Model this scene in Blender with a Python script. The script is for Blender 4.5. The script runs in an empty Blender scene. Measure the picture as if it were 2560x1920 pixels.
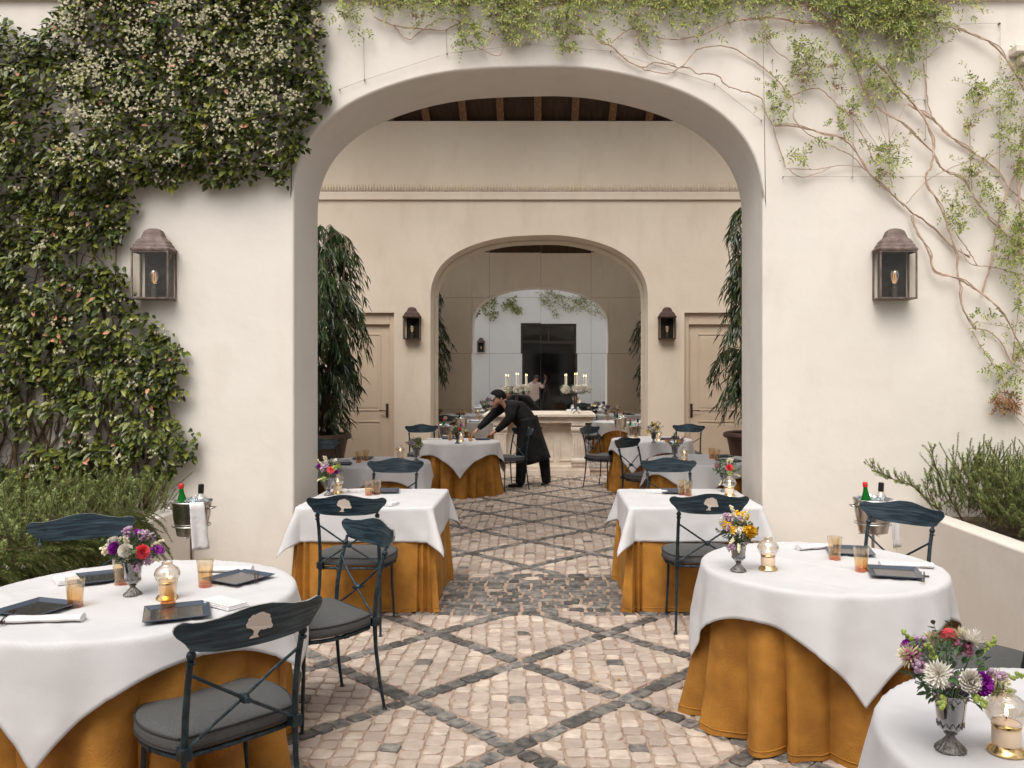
import bpy, bmesh, math, random
from mathutils import Vector, Matrix, noise
PI = math.pi
random.seed(7)
sc = bpy.context.scene
col = sc.collection

# ------------------------------------------------------------------ camera
F = 2080.0; VX = 1362.0; VY = 940.0; H = 1.70
cam_d = bpy.data.cameras.new('camera'); cam = bpy.data.objects.new('camera', cam_d); col.objects.link(cam)
cam.location = (0, 0, H); cam.rotation_euler = (PI/2, 0, 0)
cam_d.sensor_width = 36; cam_d.lens = 36*F/2560
cam_d.shift_x = -(VX-1280)/2560; cam_d.shift_y = -(960-VY)/2560
cam_d.clip_start = 0.05; cam_d.clip_end = 500
sc.camera = cam
# ------------------------------------------------------------------ sky, sun, exposure
SUN_EL, SUN_AZ = math.radians(58), math.radians(196)
world = bpy.data.worlds.new("World"); sc.world = world; world.use_nodes = True
nt = world.node_tree; nt.nodes.clear()
wo = nt.nodes.new('ShaderNodeOutputWorld'); bg = nt.nodes.new('ShaderNodeBackground')
sky = nt.nodes.new('ShaderNodeTexSky'); sky.sky_type = 'NISHITA'; sky.sun_disc = False
sky.sun_elevation = SUN_EL; sky.sun_rotation = SUN_AZ
sky.dust_density = 6.0; sky.ozone_density = 0.3; sky.air_density = 1.0
hs = nt.nodes.new('ShaderNodeHueSaturation'); hs.inputs['Saturation'].default_value = 0.22
nt.links.new(sky.outputs[0], hs.inputs['Color']); nt.links.new(hs.outputs[0], bg.inputs[0])
bg.inputs[1].default_value = 0.15
nt.links.new(bg.outputs[0], wo.inputs[0])
sd = bpy.data.lights.new('sun', 'SUN'); sd.energy = 0.55; sd.angle = math.radians(55); sd.color = (1.0, 0.90, 0.76)
so = bpy.data.objects.new('sun', sd); col.objects.link(so)
sdir = Vector((math.sin(SUN_AZ)*math.cos(SUN_EL), math.cos(SUN_AZ)*math.cos(SUN_EL), math.sin(SUN_EL)))
so.rotation_euler = sdir.to_track_quat('Z', 'Y').to_euler(); so.location = (0, 0, 20)
sc.view_settings.view_transform = 'Standard'; sc.view_settings.look = 'None'
sc.view_settings.exposure = 0.56; sc.view_settings.gamma = 1
sc.cycles.use_denoising = True
sc.cycles.max_bounces = 10; sc.cycles.diffuse_bounces = 5; sc.cycles.glossy_bounces = 5
sc.cycles.transmission_bounces = 8; sc.cycles.transparent_max_bounces = 16
sc.cycles.caustics_reflective = True; sc.cycles.caustics_refractive = False
sc.cycles.sample_clamp_indirect = 6

def W(x, y, D): return Vector(((x-VX)*D/F, D, H-(y-VY)*D/F))
def onz(x, y, z=0.762):                       # photo point lying at height z
    D = F*(H-z)/(y-VY); return Vector(((x-VX)*D/F, D, z))

# ------------------------------------------------------------------ materials
def lin(r, g, b):
    f = lambda c: (c/255/12.92) if c/255 <= .04045 else ((c/255+.055)/1.055)**2.4
    return (f(r), f(g), f(b))
def mat(name, c, rough=.6, metal=0, c2=None, nscale=8, stretch=(1,1,1), bump=0, bscale=None, spec=None, coat=0,
        trans=0, island=0, detail=4, emit=None, estr=0, sheen=0, ramp=(.35,.65), c3=None, ior=None, sss=0, coords='Object'):
    m = bpy.data.materials.new(name); m.use_nodes = True; n = m.node_tree; N = n.nodes
    p = N['Principled BSDF']
    p.inputs['Base Color'].default_value = (*c, 1); p.inputs['Roughness'].default_value = rough
    p.inputs['Metallic'].default_value = metal
    if spec is not None: p.inputs['Specular IOR Level'].default_value = spec
    if coat: p.inputs['Coat Weight'].default_value = coat
    if trans: p.inputs['Transmission Weight'].default_value = trans
    if ior: p.inputs['IOR'].default_value = ior
    if sheen: p.inputs['Sheen Weight'].default_value = sheen; p.inputs['Sheen Tint'].default_value = (*c, 1)
    if emit: p.inputs['Emission Color'].default_value = (*emit, 1); p.inputs['Emission Strength'].default_value = estr
    tc = N.new('ShaderNodeTexCoord'); mp = N.new('ShaderNodeMapping'); mp.inputs['Scale'].default_value = stretch
    n.links.new(tc.outputs[coords], mp.inputs[0])
    outc = None
    if c2:
        t = N.new('ShaderNodeTexNoise'); t.inputs['Scale'].default_value = nscale; t.inputs['Detail'].default_value = detail
        n.links.new(mp.outputs[0], t.inputs['Vector'])
        r = N.new('ShaderNodeValToRGB'); r.color_ramp.elements[0].position = ramp[0]; r.color_ramp.elements[1].position = ramp[1]
        r.color_ramp.elements[0].color = (*c, 1); r.color_ramp.elements[1].color = (*c2, 1)
        n.links.new(t.outputs[0], r.inputs[0]); outc = r.outputs[0]
    if island:
        g = N.new('ShaderNodeNewGeometry')
        h = N.new('ShaderNodeHueSaturation')
        ma = N.new('ShaderNodeMapRange'); ma.inputs[3].default_value = 1-island; ma.inputs[4].default_value = 1+island
        n.links.new(g.outputs['Random Per Island'], ma.inputs[0]); n.links.new(ma.outputs[0], h.inputs['Value'])
        if outc: n.links.new(outc, h.inputs['Color'])
        else: h.inputs['Color'].default_value = (*c, 1)
        outc = h.outputs[0]
        if c3:
            mx = N.new('ShaderNodeMix'); mx.data_type = 'RGBA'
            cr = N.new('ShaderNodeMath'); cr.operation = 'FRACT'
            mu = N.new('ShaderNodeMath'); mu.operation = 'MULTIPLY'; mu.inputs[1].default_value = 7.31
            n.links.new(g.outputs['Random Per Island'], mu.inputs[0]); n.links.new(mu.outputs[0], cr.inputs[0])
            pw = N.new('ShaderNodeMath'); pw.operation = 'POWER'; pw.inputs[1].default_value = 1.7
            n.links.new(cr.outputs[0], pw.inputs[0])
            n.links.new(pw.outputs[0], mx.inputs[0]); n.links.new(outc, mx.inputs[6]); mx.inputs[7].default_value = (*c3, 1)
            outc = mx.outputs[2]
    if outc: n.links.new(outc, p.inputs['Base Color'])
    if bump:
        t2 = N.new('ShaderNodeTexNoise'); t2.inputs['Scale'].default_value = bscale or nscale*4; t2.inputs['Detail'].default_value = 5
        n.links.new(mp.outputs[0], t2.inputs['Vector'])
        b = N.new('ShaderNodeBump'); b.inputs['Strength'].default_value = bump; b.inputs['Distance'].default_value = .02
        n.links.new(t2.outputs[0], b.inputs['Height']); n.links.new(b.outputs[0], p.inputs['Normal'])
    return m
def plaster(name, a, b, stain):
    m = mat(name, a, .85, c2=b, nscale=.9, bump=.55, bscale=3.2, detail=8, ramp=(.3,.7), spec=.2)
    n = m.node_tree; N = n.nodes; p = N['Principled BSDF']
    src = p.inputs['Base Color'].links[0].from_socket
    tc = N.new('ShaderNodeTexCoord'); mp = N.new('ShaderNodeMapping'); mp.inputs['Scale'].default_value = (1.5, 1.5, .5)
    n.links.new(tc.outputs['Object'], mp.inputs[0])
    t = N.new('ShaderNodeTexNoise'); t.inputs['Scale'].default_value = 2.3; t.inputs['Detail'].default_value = 9; t.inputs['Roughness'].default_value = .62
    n.links.new(mp.outputs[0], t.inputs[0])
    r = N.new('ShaderNodeValToRGB'); r.color_ramp.elements[0].position = .5; r.color_ramp.elements[1].position = .78
    n.links.new(t.outputs[0], r.inputs[0])
    mul = N.new('ShaderNodeMath'); mul.operation = 'MULTIPLY'; mul.inputs[1].default_value = .55; n.links.new(r.outputs[0], mul.inputs[0])
    mx = N.new('ShaderNodeMix'); mx.data_type = 'RGBA'; n.links.new(mul.outputs[0], mx.inputs[0]); n.links.new(src, mx.inputs[6])
    mx.inputs[7].default_value = (*stain, 1); n.links.new(mx.outputs[2], p.inputs['Base Color'])
    return m
def clear_glass(name, tint=(1,1,1), gloss=.14, grad=None):
    """thin glass: see-through with a sharp reflection; grad = (z0, z1, colour low)"""
    m = bpy.data.materials.new(name); m.use_nodes = True; n = m.node_tree; N = n.nodes; N.clear()
    o = N.new('ShaderNodeOutputMaterial'); tr = N.new('ShaderNodeBsdfTransparent'); gl = N.new('ShaderNodeBsdfGlossy'); mx = N.new('ShaderNodeMixShader')
    tr.inputs[0].default_value = (*tint, 1); gl.inputs['Roughness'].default_value = .03; gl.inputs['Color'].default_value = (1,1,1,1)
    lw = N.new('ShaderNodeLayerWeight'); lw.inputs[0].default_value = .35
    ma = N.new('ShaderNodeMapRange'); ma.inputs[3].default_value = gloss*.5; ma.inputs[4].default_value = min(1, gloss*4)
    n.links.new(lw.outputs['Facing'], ma.inputs[0]); n.links.new(ma.outputs[0], mx.inputs[0])
    n.links.new(tr.outputs[0], mx.inputs[1]); n.links.new(gl.outputs[0], mx.inputs[2]); n.links.new(mx.outputs[0], o.inputs[0])
    if grad:
        tc = N.new('ShaderNodeTexCoord'); sp = N.new('ShaderNodeSeparateXYZ'); mr = N.new('ShaderNodeMapRange')
        mr.inputs[1].default_value = grad[0]; mr.inputs[2].default_value = grad[1]
        r = N.new('ShaderNodeValToRGB'); e = r.color_ramp.elements
        e[0].color = (*grad[2], 1); e[1].color = (*tint, 1); k = e.new(.22); k.color = (*grad[3], 1)
        n.links.new(tc.outputs['Object'], sp.inputs[0]); n.links.new(sp.outputs[2], mr.inputs[0]); n.links.new(mr.outputs[0], r.inputs[0])
        n.links.new(r.outputs[0], tr.inputs[0])
    return m
M = {}
M['wallrear'] = plaster('rear_plaster', (.90,.895,.89), (.87,.865,.86), (.82,.81,.80))
M['wall'] = plaster('courtyard_plaster', (.73,.68,.615), (.68,.63,.565), (.62,.555,.485))
M['inwall'] = plaster('gallery_plaster', (.78,.67,.54), (.71,.60,.475), (.62,.51,.39))
M['inwall2'] = plaster('gallery_upper_plaster', (.76,.65,.51), (.69,.58,.45), (.60,.49,.36))
M['door'] = mat('door_paint', (.66,.53,.40), .5, c2=(.61,.485,.36), nscale=2, bump=.05)
M['wood'] = mat('rafter_wood', (.14,.07,.032), .7, c2=(.24,.13,.06), nscale=4, stretch=(8,1,8), bump=.3)
M['wood_dark'] = mat('roof_boards', (.035,.018,.010), .8, c2=(.06,.03,.015), nscale=3, stretch=(6,1,1))
M['iron'] = mat('painted_iron', (.010,.020,.026), .38, .3, c2=(.035,.06,.075), nscale=30, bump=.35, bscale=90, ramp=(.45,.75))
M['crest'] = mat('brushed_blue_paint', (.010,.022,.032), .33, .2, c2=(.065,.115,.145), nscale=8, stretch=(.8,1,11), bump=.12, bscale=25, detail=8, ramp=(.46,.78), coat=.25)
M['crest_edge'] = mat('worn_crest_edge', (.50,.48,.45), .4, .3, c2=(.18,.19,.19), nscale=40)
M['emblem'] = mat('emblem_inlay', (.56,.48,.41), .6)
M['cushion'] = mat('grey_canvas', (.062,.062,.060), .85, c2=(.090,.090,.087), nscale=160, bump=.25, bscale=500)
M['piping'] = mat('cushion_piping', (.022,.022,.022), .8)
M['cloth'] = mat('white_linen', (.60,.585,.585), .8, c2=(.555,.54,.54), nscale=5, bump=.45, bscale=4, sheen=.15)
M['napkin'] = mat('white_napkin', (.72,.70,.69), .8, c2=(.66,.64,.63), nscale=20, bump=.3, bscale=40)
M['velvet'] = mat('ochre_velvet', (.26,.104,.010), .8, c2=(.45,.198,.024), nscale=7, bump=.24, bscale=120, sheen=.15, detail=8, ramp=(.3,.7))
M['tray'] = mat('black_lacquer', (.045,.043,.043), .25, coat=.3)
M['tray_rim'] = mat('slate_rim', (.06,.075,.10), .25)
M['chop'] = mat('dark_wood_chopstick', (.04,.012,.012), .35)
M['amber'] = clear_glass('amber_tumbler', (.975,.945,.88), .12, (0,.12,(.80,.30,.04),(.955,.80,.56)))
M['clear'] = clear_glass('clear_glass', (.93,.92,.90), .18)
M['globe'] = clear_glass('lamp_globe', (.90,.84,.76), .22)
M['pane'] = clear_glass('lantern_pane', (.95,.94,.92), .022)
M['vaseglass'] = clear_glass('smoked_vase', (.33,.33,.35), .22)
M['silver'] = mat('old_silver', (.30,.28,.26), .32, .9, c2=(.12,.11,.10), nscale=60, bump=.4, bscale=150)
M['steel'] = mat('brushed_steel', (.62,.60,.57), .25, 1.0)
M['brass'] = mat('gold_metal', (.80,.55,.25), .22, 1.0)
M['wax'] = mat('candle_fill', (.80,.60,.42), .35, c2=(.85,.68,.50), nscale=4)
M['candle'] = mat('ivory_candle', (.80,.74,.62), .5)
M['flame'] = mat('flame', (1,.7,.3), .5, emit=(1,.62,.25), estr=6)
M['filament'] = mat('filament', (1,.6,.3), .5, emit=(1,.55,.22), estr=.35)
M['copper'] = mat('weathered_copper', (.105,.07,.058), .65, .25, c2=(.20,.15,.13), nscale=12, bump=.4, bscale=60)
M['copper2'] = mat('dark_copper', (.045,.020,.013), .6, .3, c2=(.075,.038,.026), nscale=12, bump=.3)
M['backplate'] = mat('tarnished_backplate', (.005,.005,.004), .55, .2, c2=(.030,.025,.018), nscale=25, bump=.2)
M['socket'] = mat('bulb_socket', (.05,.045,.04), .5)
M['jleaf'] = mat('jasmine_leaf', (.028,.050,.011), .36, island=.6, c2=(.045,.066,.013), nscale=2.2, c3=(.20,.215,.032), spec=.45)
M['jflower'] = mat('jasmine_flower', (.62,.56,.38), .7, island=.15)
M['dryleaf'] = mat('dry_leaf', (.42,.20,.12), .7, island=.3)
M['vleaf'] = mat('vine_leaf', (.13,.19,.030), .5, island=.5, c3=(.42,.42,.09))
M['vleaf_brown'] = mat('withered_leaf', (.26,.13,.05), .7, island=.4)
M['bark'] = mat('vine_bark', (.56,.42,.32), .8, c2=(.40,.28,.20), nscale=20, bump=.5, bscale=80)
M['darkbark'] = mat('jasmine_stem', (.09,.055,.032), .85, c2=(.18,.12,.07), nscale=20, bump=.4)
M['rosemary'] = mat('rosemary_needle', (.12,.18,.040), .5, island=.45, c3=(.28,.30,.09))
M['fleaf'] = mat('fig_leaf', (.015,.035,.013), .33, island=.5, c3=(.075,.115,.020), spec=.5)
M['terracotta'] = mat('dark_terracotta', (.060,.030,.022), .55, c2=(.10,.05,.035), nscale=5, bump=.15)
M['soil'] = mat('soil', (.10,.065,.04), .95, c2=(.20,.14,.09), nscale=18, bump=.8)
M['stone_light'] = mat('light_cobble', (.43,.35,.282), .7, c2=(.58,.485,.40), nscale=13, bump=.55, bscale=26, island=.17, detail=6, c3=(.36,.28,.235))
M['stone_dark'] = mat('dark_cobble', (.075,.072,.072), .55, c2=(.21,.19,.165), nscale=18, bump=.9, bscale=30, island=.5, detail=6)
M['grout'] = mat('sandy_grout', (.33,.225,.16), .95, c2=(.45,.33,.25), nscale=12, bump=.6, bscale=60)
M['black'] = mat('black_cotton', (.006,.006,.0065), .8, spec=.25, c2=(.013,.013,.0135), nscale=14, bump=.5, bscale=14)
M['skin'] = mat('skin', (.50,.27,.18), .5, c2=(.44,.22,.15), nscale=9)
M['hair'] = mat('black_hair', (.0025,.002,.002), .6, spec=.2, bump=.4, bscale=120)
M['shoe'] = mat('black_leather', (.008,.008,.008), .3)
M['shirtpink'] = mat('pale_pink_shirt', (.74,.60,.56), .8, bump=.4, bscale=14)
M['shorts'] = mat('dark_trousers', (.04,.04,.045), .8)
M['camera_black'] = mat('camera_black', (.01,.01,.01), .4)
M['limestone'] = mat('carved_limestone', (.74,.65,.54), .7, c2=(.62,.52,.42), nscale=5, bump=.35, bscale=18, detail=7)
M['mirror'] = mat('mirror_silver', (.96,.97,.96), .012, 1.0)
M['seam'] = mat('mirror_edge', (.10,.10,.08), .4)
M['frame_brown'] = mat('brown_window_frame', (.045,.028,.022), .5)
M['dark_glass'] = mat('dark_window_glass', (.006,.006,.006), .06, spec=.6)
M['white_shade'] = mat('white_moulding', (.72,.66,.60), .8)
M['greenglass'] = mat('green_bottle', (.01,.16,.02), .08, trans=.35, ior=1.2)
M['redcap'] = mat('red_cap', (.55,.02,.02), .4)
M['blackcap'] = mat('black_cap', (.012,.010,.010), .4)
M['ice'] = clear_glass('ice', (.86,.90,.93), .3)
M['wire'] = mat('wire', (.25,.23,.21), .5, .5)
M['gstem'] = mat('flower_stem', (.05,.10,.03), .6, island=.3)

# ------------------------------------------------------------------ mesh helpers
class MB:
    def __init__(s): s.v = []; s.f = []; s.m = []
    def face(s, idx, mi=0): s.f.append(tuple(idx)); s.m.append(mi)
    def poly(s, pts, mi=0):
        b = len(s.v); s.v += [tuple(p) for p in pts]; s.face(range(b, b+len(pts)), mi)
    def box(s, x0, x1, y0, y1, z0, z1, mi=0, mx=None):
        P = [(x0,y0,z0),(x1,y0,z0),(x1,y1,z0),(x0,y1,z0),(x0,y0,z1),(x1,y0,z1),(x1,y1,z1),(x0,y1,z1)]
        if mx is not None: P = [tuple(mx @ Vector(p)) for p in P]
        b = len(s.v); s.v += P
        for q in ((0,3,2,1),(4,5,6,7),(0,1,5,4),(1,2,6,5),(2,3,7,6),(3,0,4,7)): s.face([b+i for i in q], mi)
        return s
    def tube(s, path, r, n=8, mi=0, cap=True):
        path = [Vector(p) for p in path]; L = len(path)
        rs = r if isinstance(r, (list, tuple)) else [r]*L
        up = Vector((0,0,1)); rings = []
        t0 = (path[1]-path[0]).normalized()
        a = t0.cross(up);  a = t0.cross(Vector((1,0,0))) if a.length < 1e-3 else a
        a.normalize()
        for i, p in enumerate(path):
            t = (path[min(i+1, L-1)]-path[max(i-1, 0)])
            if t.length < 1e-9: t = t0
            t.normalize(); a = a-t*a.dot(t)
            if a.length < 1e-6: a = t.orthogonal()
            a.normalize(); b = t.cross(a)
            base = len(s.v)
            for k in range(n):
                an = 2*PI*k/n; s.v.append(tuple(p+(a*math.cos(an)+b*math.sin(an))*rs[i]))
            rings.append(base)
        for i in range(L-1):
            for k in range(n):
                s.face((rings[i]+k, rings[i]+(k+1)%n, rings[i+1]+(k+1)%n, rings[i+1]+k), mi)
        if cap:
            s.face([rings[0]+k for k in range(n)][::-1], mi); s.face([rings[-1]+k for k in range(n)], mi)
        return s
    def lathe(s, prof, n=20, c=(0,0,0), mi=0, flute=0, nfl=12, sq=None):
        base = len(s.v)
        for (r, z) in prof:
            for k in range(n):
                an = 2*PI*k/n; rr = r*(1+flute*math.cos(nfl*an))
                s.v.append((c[0]+rr*math.cos(an), c[1]+rr*math.sin(an), c[2]+z))
        for i in range(len(prof)-1):
            for k in range(n):
                s.face((base+i*n+k, base+i*n+(k+1)%n, base+(i+1)*n+(k+1)%n, base+(i+1)*n+k), mi)
        return s
    def ball(s, c, r, n=8, m=6, mi=0, sc_=(1,1,1)):
        b = len(s.v)
        for i in range(1, m):
            th = PI*i/m
            for k in range(n):
                an = 2*PI*k/n
                s.v.append((c[0]+r*sc_[0]*math.sin(th)*math.cos(an), c[1]+r*sc_[1]*math.sin(th)*math.sin(an), c[2]+r*sc_[2]*math.cos(th)))
        s.v.append((c[0],c[1],c[2]+r*sc_[2])); s.v.append((c[0],c[1],c[2]-r*sc_[2])); T = len(s.v)-2
        for k in range(n): s.face((T, b+k, b+(k+1)%n), mi); s.face((T+1, b+(m-2)*n+(k+1)%n, b+(m-2)*n+k), mi)
        for i in range(m-2):
            for k in range(n): s.face((b+i*n+k, b+(i+1)*n+k, b+(i+1)*n+(k+1)%n, b+i*n+(k+1)%n), mi)
        return s
    def leaf(s, p, d, nrm, L, w, mi=0, fold=.25, droop=0):
        d = d.normalized(); side = d.cross(nrm)
        if side.length < 1e-4: side = d.orthogonal()
        side.normalize(); up = side.cross(d)
        b = len(s.v); z = -up*w*fold
        q1 = p+d*L*.35; q2 = p+d*L*.72-Vector((0,0,droop*L*.25)); tip = p+d*L-Vector((0,0,droop*L*.6))
        s.v += [tuple(p), tuple(q1+side*w*.5-z), tuple(q1+z*.3), tuple(q1-side*w*.5-z), tuple(q2+side*w*.38-z*.7), tuple(q2), tuple(q2-side*w*.38-z*.7), tuple(tip)]
        for q in ((0,1,2),(0,2,3),(1,4,5,2),(2,5,6,3),(4,7,5),(5,7,6)): s.face([b+i for i in q], mi)
    def build(s, name, mats, parent=None, smooth=False, weld=False, bevel=0, angle=40, solid=0, loc=None, subd=0):
        me = bpy.data.meshes.new(name); me.from_pydata(s.v, [], s.f); me.update()
        if not isinstance(mats, (list, tuple)): mats = [mats]
        for m in mats: me.materials.append(m)
        if len(mats) > 1: me.polygons.foreach_set('material_index', s.m)
        if weld:
            bm = bmesh.new(); bm.from_mesh(me); bmesh.ops.remove_doubles(bm, verts=bm.verts, dist=1e-4)
            bmesh.ops.recalc_face_normals(bm, faces=bm.faces); bm.to_mesh(me); bm.free()
        if smooth:
            me.polygons.foreach_set('use_smooth', [True]*len(me.polygons))
            if smooth == 'auto': me.set_sharp_from_angle(angle=math.radians(angle))
        o = bpy.data.objects.new(name, me); col.objects.link(o)
        if parent: o.parent = parent
        if loc is not None: o.location = loc
        if subd: mo = o.modifiers.new('sub', 'SUBSURF'); mo.levels = subd; mo.render_levels = subd
        if solid: mo = o.modifiers.new('solid', 'SOLIDIFY'); mo.thickness = solid; mo.offset = 0
        if bevel: mo = o.modifiers.new('bevel', 'BEVEL'); mo.width = bevel; mo.segments = 3; mo.limit_method = 'ANGLE'; mo.angle_limit = math.radians(35); mo.harden_normals = True
        return o
def tag(o, label=None, cat=None, group=None, kind=None):
    if label and not 4 <= len(label.split()) <= 16: print('LABEL', label)
    if label: o['label'] = label
    if cat: o['category'] = cat
    if group: o['group'] = group
    if kind: o['kind'] = kind
    return o
def thing(name, label, cat, loc=(0,0,0), rz=0, group=None):
    o = bpy.data.objects.new(name, None); o.empty_display_size = .1; col.objects.link(o)
    o.location = loc; o.rotation_euler = (0,0,rz); return tag(o, label, cat, group)
def dup(root, label, loc, rz, group=None, sc_=1, swap=None):
    def rec(o, par):
        c = o.copy(); col.objects.link(c); c.parent = par
        for ch in [x for x in bpy.data.objects if x.parent == o]: rec(ch, c)
        return c
    r = rec(root, None); r.location = loc; r.rotation_euler = (0,0,rz); r['label'] = label
    if not 4 <= len(label.split()) <= 16: print('LABEL', label)
    if sc_ != 1: r.scale = (sc_,)*3
    if group: r['group'] = group
    return r
def heading(dx, dy): return math.atan2(dy, dx)-PI/2      # object whose front is +y looks along (dx, dy)
def rnd(a, b): return random.uniform(a, b)

# ------------------------------------------------------------------ walls
def arch_curve(xl, xr, zs, zt, e=2.35, n=84):
    cx, a, b = (xl+xr)/2, (xr-xl)/2, zt-zs; pts = []
    for i in range(n+1):
        t = PI-PI*i/n; c, s_ = math.cos(t), math.sin(t)
        x = cx+a*math.copysign(abs(c)**(2/e), c); z = zs+b*abs(s_)**(2/e)
        wob = .006*math.sin(x*2.7+1)+.003*math.sin(x*6.1)
        pts.append((x, z+(wob if 2 < i < n-2 else 0)))
    return pts
def arch_wall(X0, X1, y0, y1, ztop, xl, xr, zs, zt):
    mb = MB(); A = arch_curve(xl, xr, zs, zt)
    for y in (y0, y1):
        q_ = 1 if y == y1 else 0
        mb.poly([(X0,y,0),(xl,y,0),(xl,y,zs),(xl,y,ztop),(X0,y,ztop)], q_)
        mb.poly([(xr,y,0),(X1,y,0),(X1,y,ztop),(xr,y,ztop),(xr,y,zs)], q_)
        for (xa,za),(xb,zb) in zip(A, A[1:]): mb.poly([(xa,y,za),(xb,y,zb),(xb,y,ztop),(xa,y,ztop)], q_)
    full = [(xl,0)]+A+[(xr,0)]
    for (xa,za),(xb,zb) in zip(full, full[1:]): mb.poly([(xa,y0,za),(xa,y1,za),(xb,y1,zb),(xb,y0,zb)])
    mb.poly([(X0,y0,0),(X0,y0,ztop),(X0,y1,ztop),(X0,y1,0)]); mb.poly([(X1,y0,0),(X1,y1,0),(X1,y1,ztop),(X1,y0,ztop)])
    xs = [X0]+[p[0] for p in A]+[X1]
    for a, b in zip(xs, xs[1:]): mb.poly([(a,y0,ztop),(b,y0,ztop),(b,y1,ztop),(a,y1,ztop)])
    return mb
YF, YB = 6.5, 7.2
XL, XR = -1.96, 1.70
w = arch_wall(-4.9, 4.9, YF, YB, 5.05, XL, XR, 3.06, 4.11).build('courtyard_arch_wall', [M['wall'], M['inwall2']], smooth='auto', angle=30, weld=True, bevel=.022)
tag(w, 'white plastered courtyard wall with the large arched opening, climbers growing on it', 'wall')
mb = MB(); mb.box(-4.49, 3.97, YF-.045, YF+.0, 4.63, 4.70).box(-4.49, 3.97, YF-.075, YF-.0, 4.70, 4.76); mb.build('cornice', M['wall'], w, bevel=.008)
# small moulded bracket at the far right top
mb = MB(); mb.box(3.62, 4.2, YF-.12, YF-.002, 4.19, 4.25).box(3.68, 4.2, YF-.09, YF-.002, 4.12, 4.19); mb.build('moulding', M['wall'], w, bevel=.01)

YW = 14.3; YM = 14.85
NX0, NX1 = -1.966, 1.774
DX0, DX1, DZ = -2.59, 2.40, 2.79
bw = arch_wall(DX0, DX1, YW, YM, 4.88, NX0, NX1, 3.02, 4.12).build('gallery_back_wall', M['inwall'], smooth='auto', angle=30, weld=True)
tag(bw, 'beige plastered back wall of the gallery with an arched mirror niche between two doors', 'wall')
mb = MB()
mb.box(-3.72, DX0, YW, YM, DZ, 4.88).box(-5.2, -3.72, YW, YM, 0, 4.88)
mb.box(DX1, 3.55, YW, YM, DZ, 4.88).box(3.55, 5.2, YW, YM, 0, 4.88)
mb.box(-3.72, DX0, YW+.22, YM, 0, DZ).box(DX1, 3.55, YW+.22, YM, 0, DZ)
mb.build('wall_side', M['inwall'], bw)
mb = MB(); mb.box(-5.2, 5.2, YM+.03, YM+.2, 0, 4.88); mb.build('niche_back', M['inwall'], bw)
mb = MB(); mb.box(-5.2, 5.2, YW+.06, YM+.2, 4.88, 6.1); mb.build('upper_wall', M['inwall2'], bw)
mb = MB(); mb.box(-5.2, 5.2, YW-.05, YW+.055, 4.72, 4.862); mb.build('cornice', M['inwall'], bw, bevel=.012)
mb = MB()
x = -4.4
while x < 4.4:
    mb.tube([(x, YW+.045, 4.885), (x, YW+.045, 4.965), (x, YW+.058, 5.02)], [.018,.016,.003], 6); x += .05
mb.build('ribbed_frieze', M['inwall2'], bw, smooth=True)
mb = MB(); mb.box(-5.2, 5.2, YW-.02, YW+.058, 4.864, 4.874); mb.build('gap_shade_strip', M['wood_dark'], bw)  # solid dark strip, its colour stands in for the shade above the cornice
def door(x0, x1, hside):
    d = MB(); y = YW+.13
    d.box(x0, x0+.09, YW+.07, YW+.22, 0, DZ-.002).box(x1-.09, x1, YW+.07, YW+.22, 0, DZ-.002).box(x0+.09, x1-.09, YW+.07, YW+.22, DZ-.20, DZ-.002)
    fr = d.build('door_frame', M['door'], bw, bevel=.008)
    a, b = x0+.092, x1-.092
    l = MB(); l.box(a, b, y, y+.045, .01, DZ-.205)
    st = .16
    for (z0, z1) in ((.18, .92), (1.10, DZ-.36)):            # raised mouldings round two panels
        for (xa, xb, za, zb) in ((a+st, b-st, z0, z0+.018), (a+st, b-st, z1-.018, z1), (a+st, a+st+.018, z0+.018, z1-.018), (b-st-.018, b-st, z0+.018, z1-.018)):
            l.box(xa, xb, y-.012, y, za, zb)
        l.box(a+st+.05, b-st-.05, y-.008, y, z0+.05, z1-.05)
    lf = l.build('door', M['door'], bw, bevel=.004)
    hx = b-.05 if hside > 0 else a+.05; s_ = -1 if hside > 0 else 1
    h = MB(); h.box(hx-.022, hx+.022, y-.012, y-.0005, .98, 1.22)
    h.tube([(hx, y-.01, 1.10), (hx, y-.055, 1.10), (hx+s_*.02, y-.06, 1.10), (hx+s_*.13, y-.06, 1.105)], .010, 8)
    h.build('handle', M['copper2'], lf, bevel=.004)
    lf['label'] = 'beige panelled door with a dark lever handle'
door(-3.72, DX0, 1); door(DX1, 3.55, -1)

# unseen side walls of gallery (open above) and courtyard, lowered to admit sky light
for sx, nm, lb in ((-1, 'gallery_side_wall', 'beige side wall of the gallery behind the left potted fig'), (1, 'gallery_side_wall', 'beige side wall of the gallery behind the right potted fig')):
    mb = MB(); a, b = sorted((sx*4.6, sx*4.9)); mb.box(a, b, YB+.002, YW-.002, 0, 3.3)
    for k in range(4): yy = YB+.2+k*2.15; mb.box(a, b, yy, yy+.35, 3.3, 4.9)
    tag(mb.build(nm, M['inwall']), lb, 'wall')
for sx, side in ((-1, 'left'), (1, 'right')):
    mb = MB(); a, b = sorted((sx*(4.5 if sx < 0 else 3.98), sx*4.8)); mb.box(a, b, -1.5, YF-.002, 0, 1.9)
    tag(mb.build('courtyard_side_wall', M['wall']), 'white plastered wall closing the %s side of the courtyard behind the planter' % side, 'wall')
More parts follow.
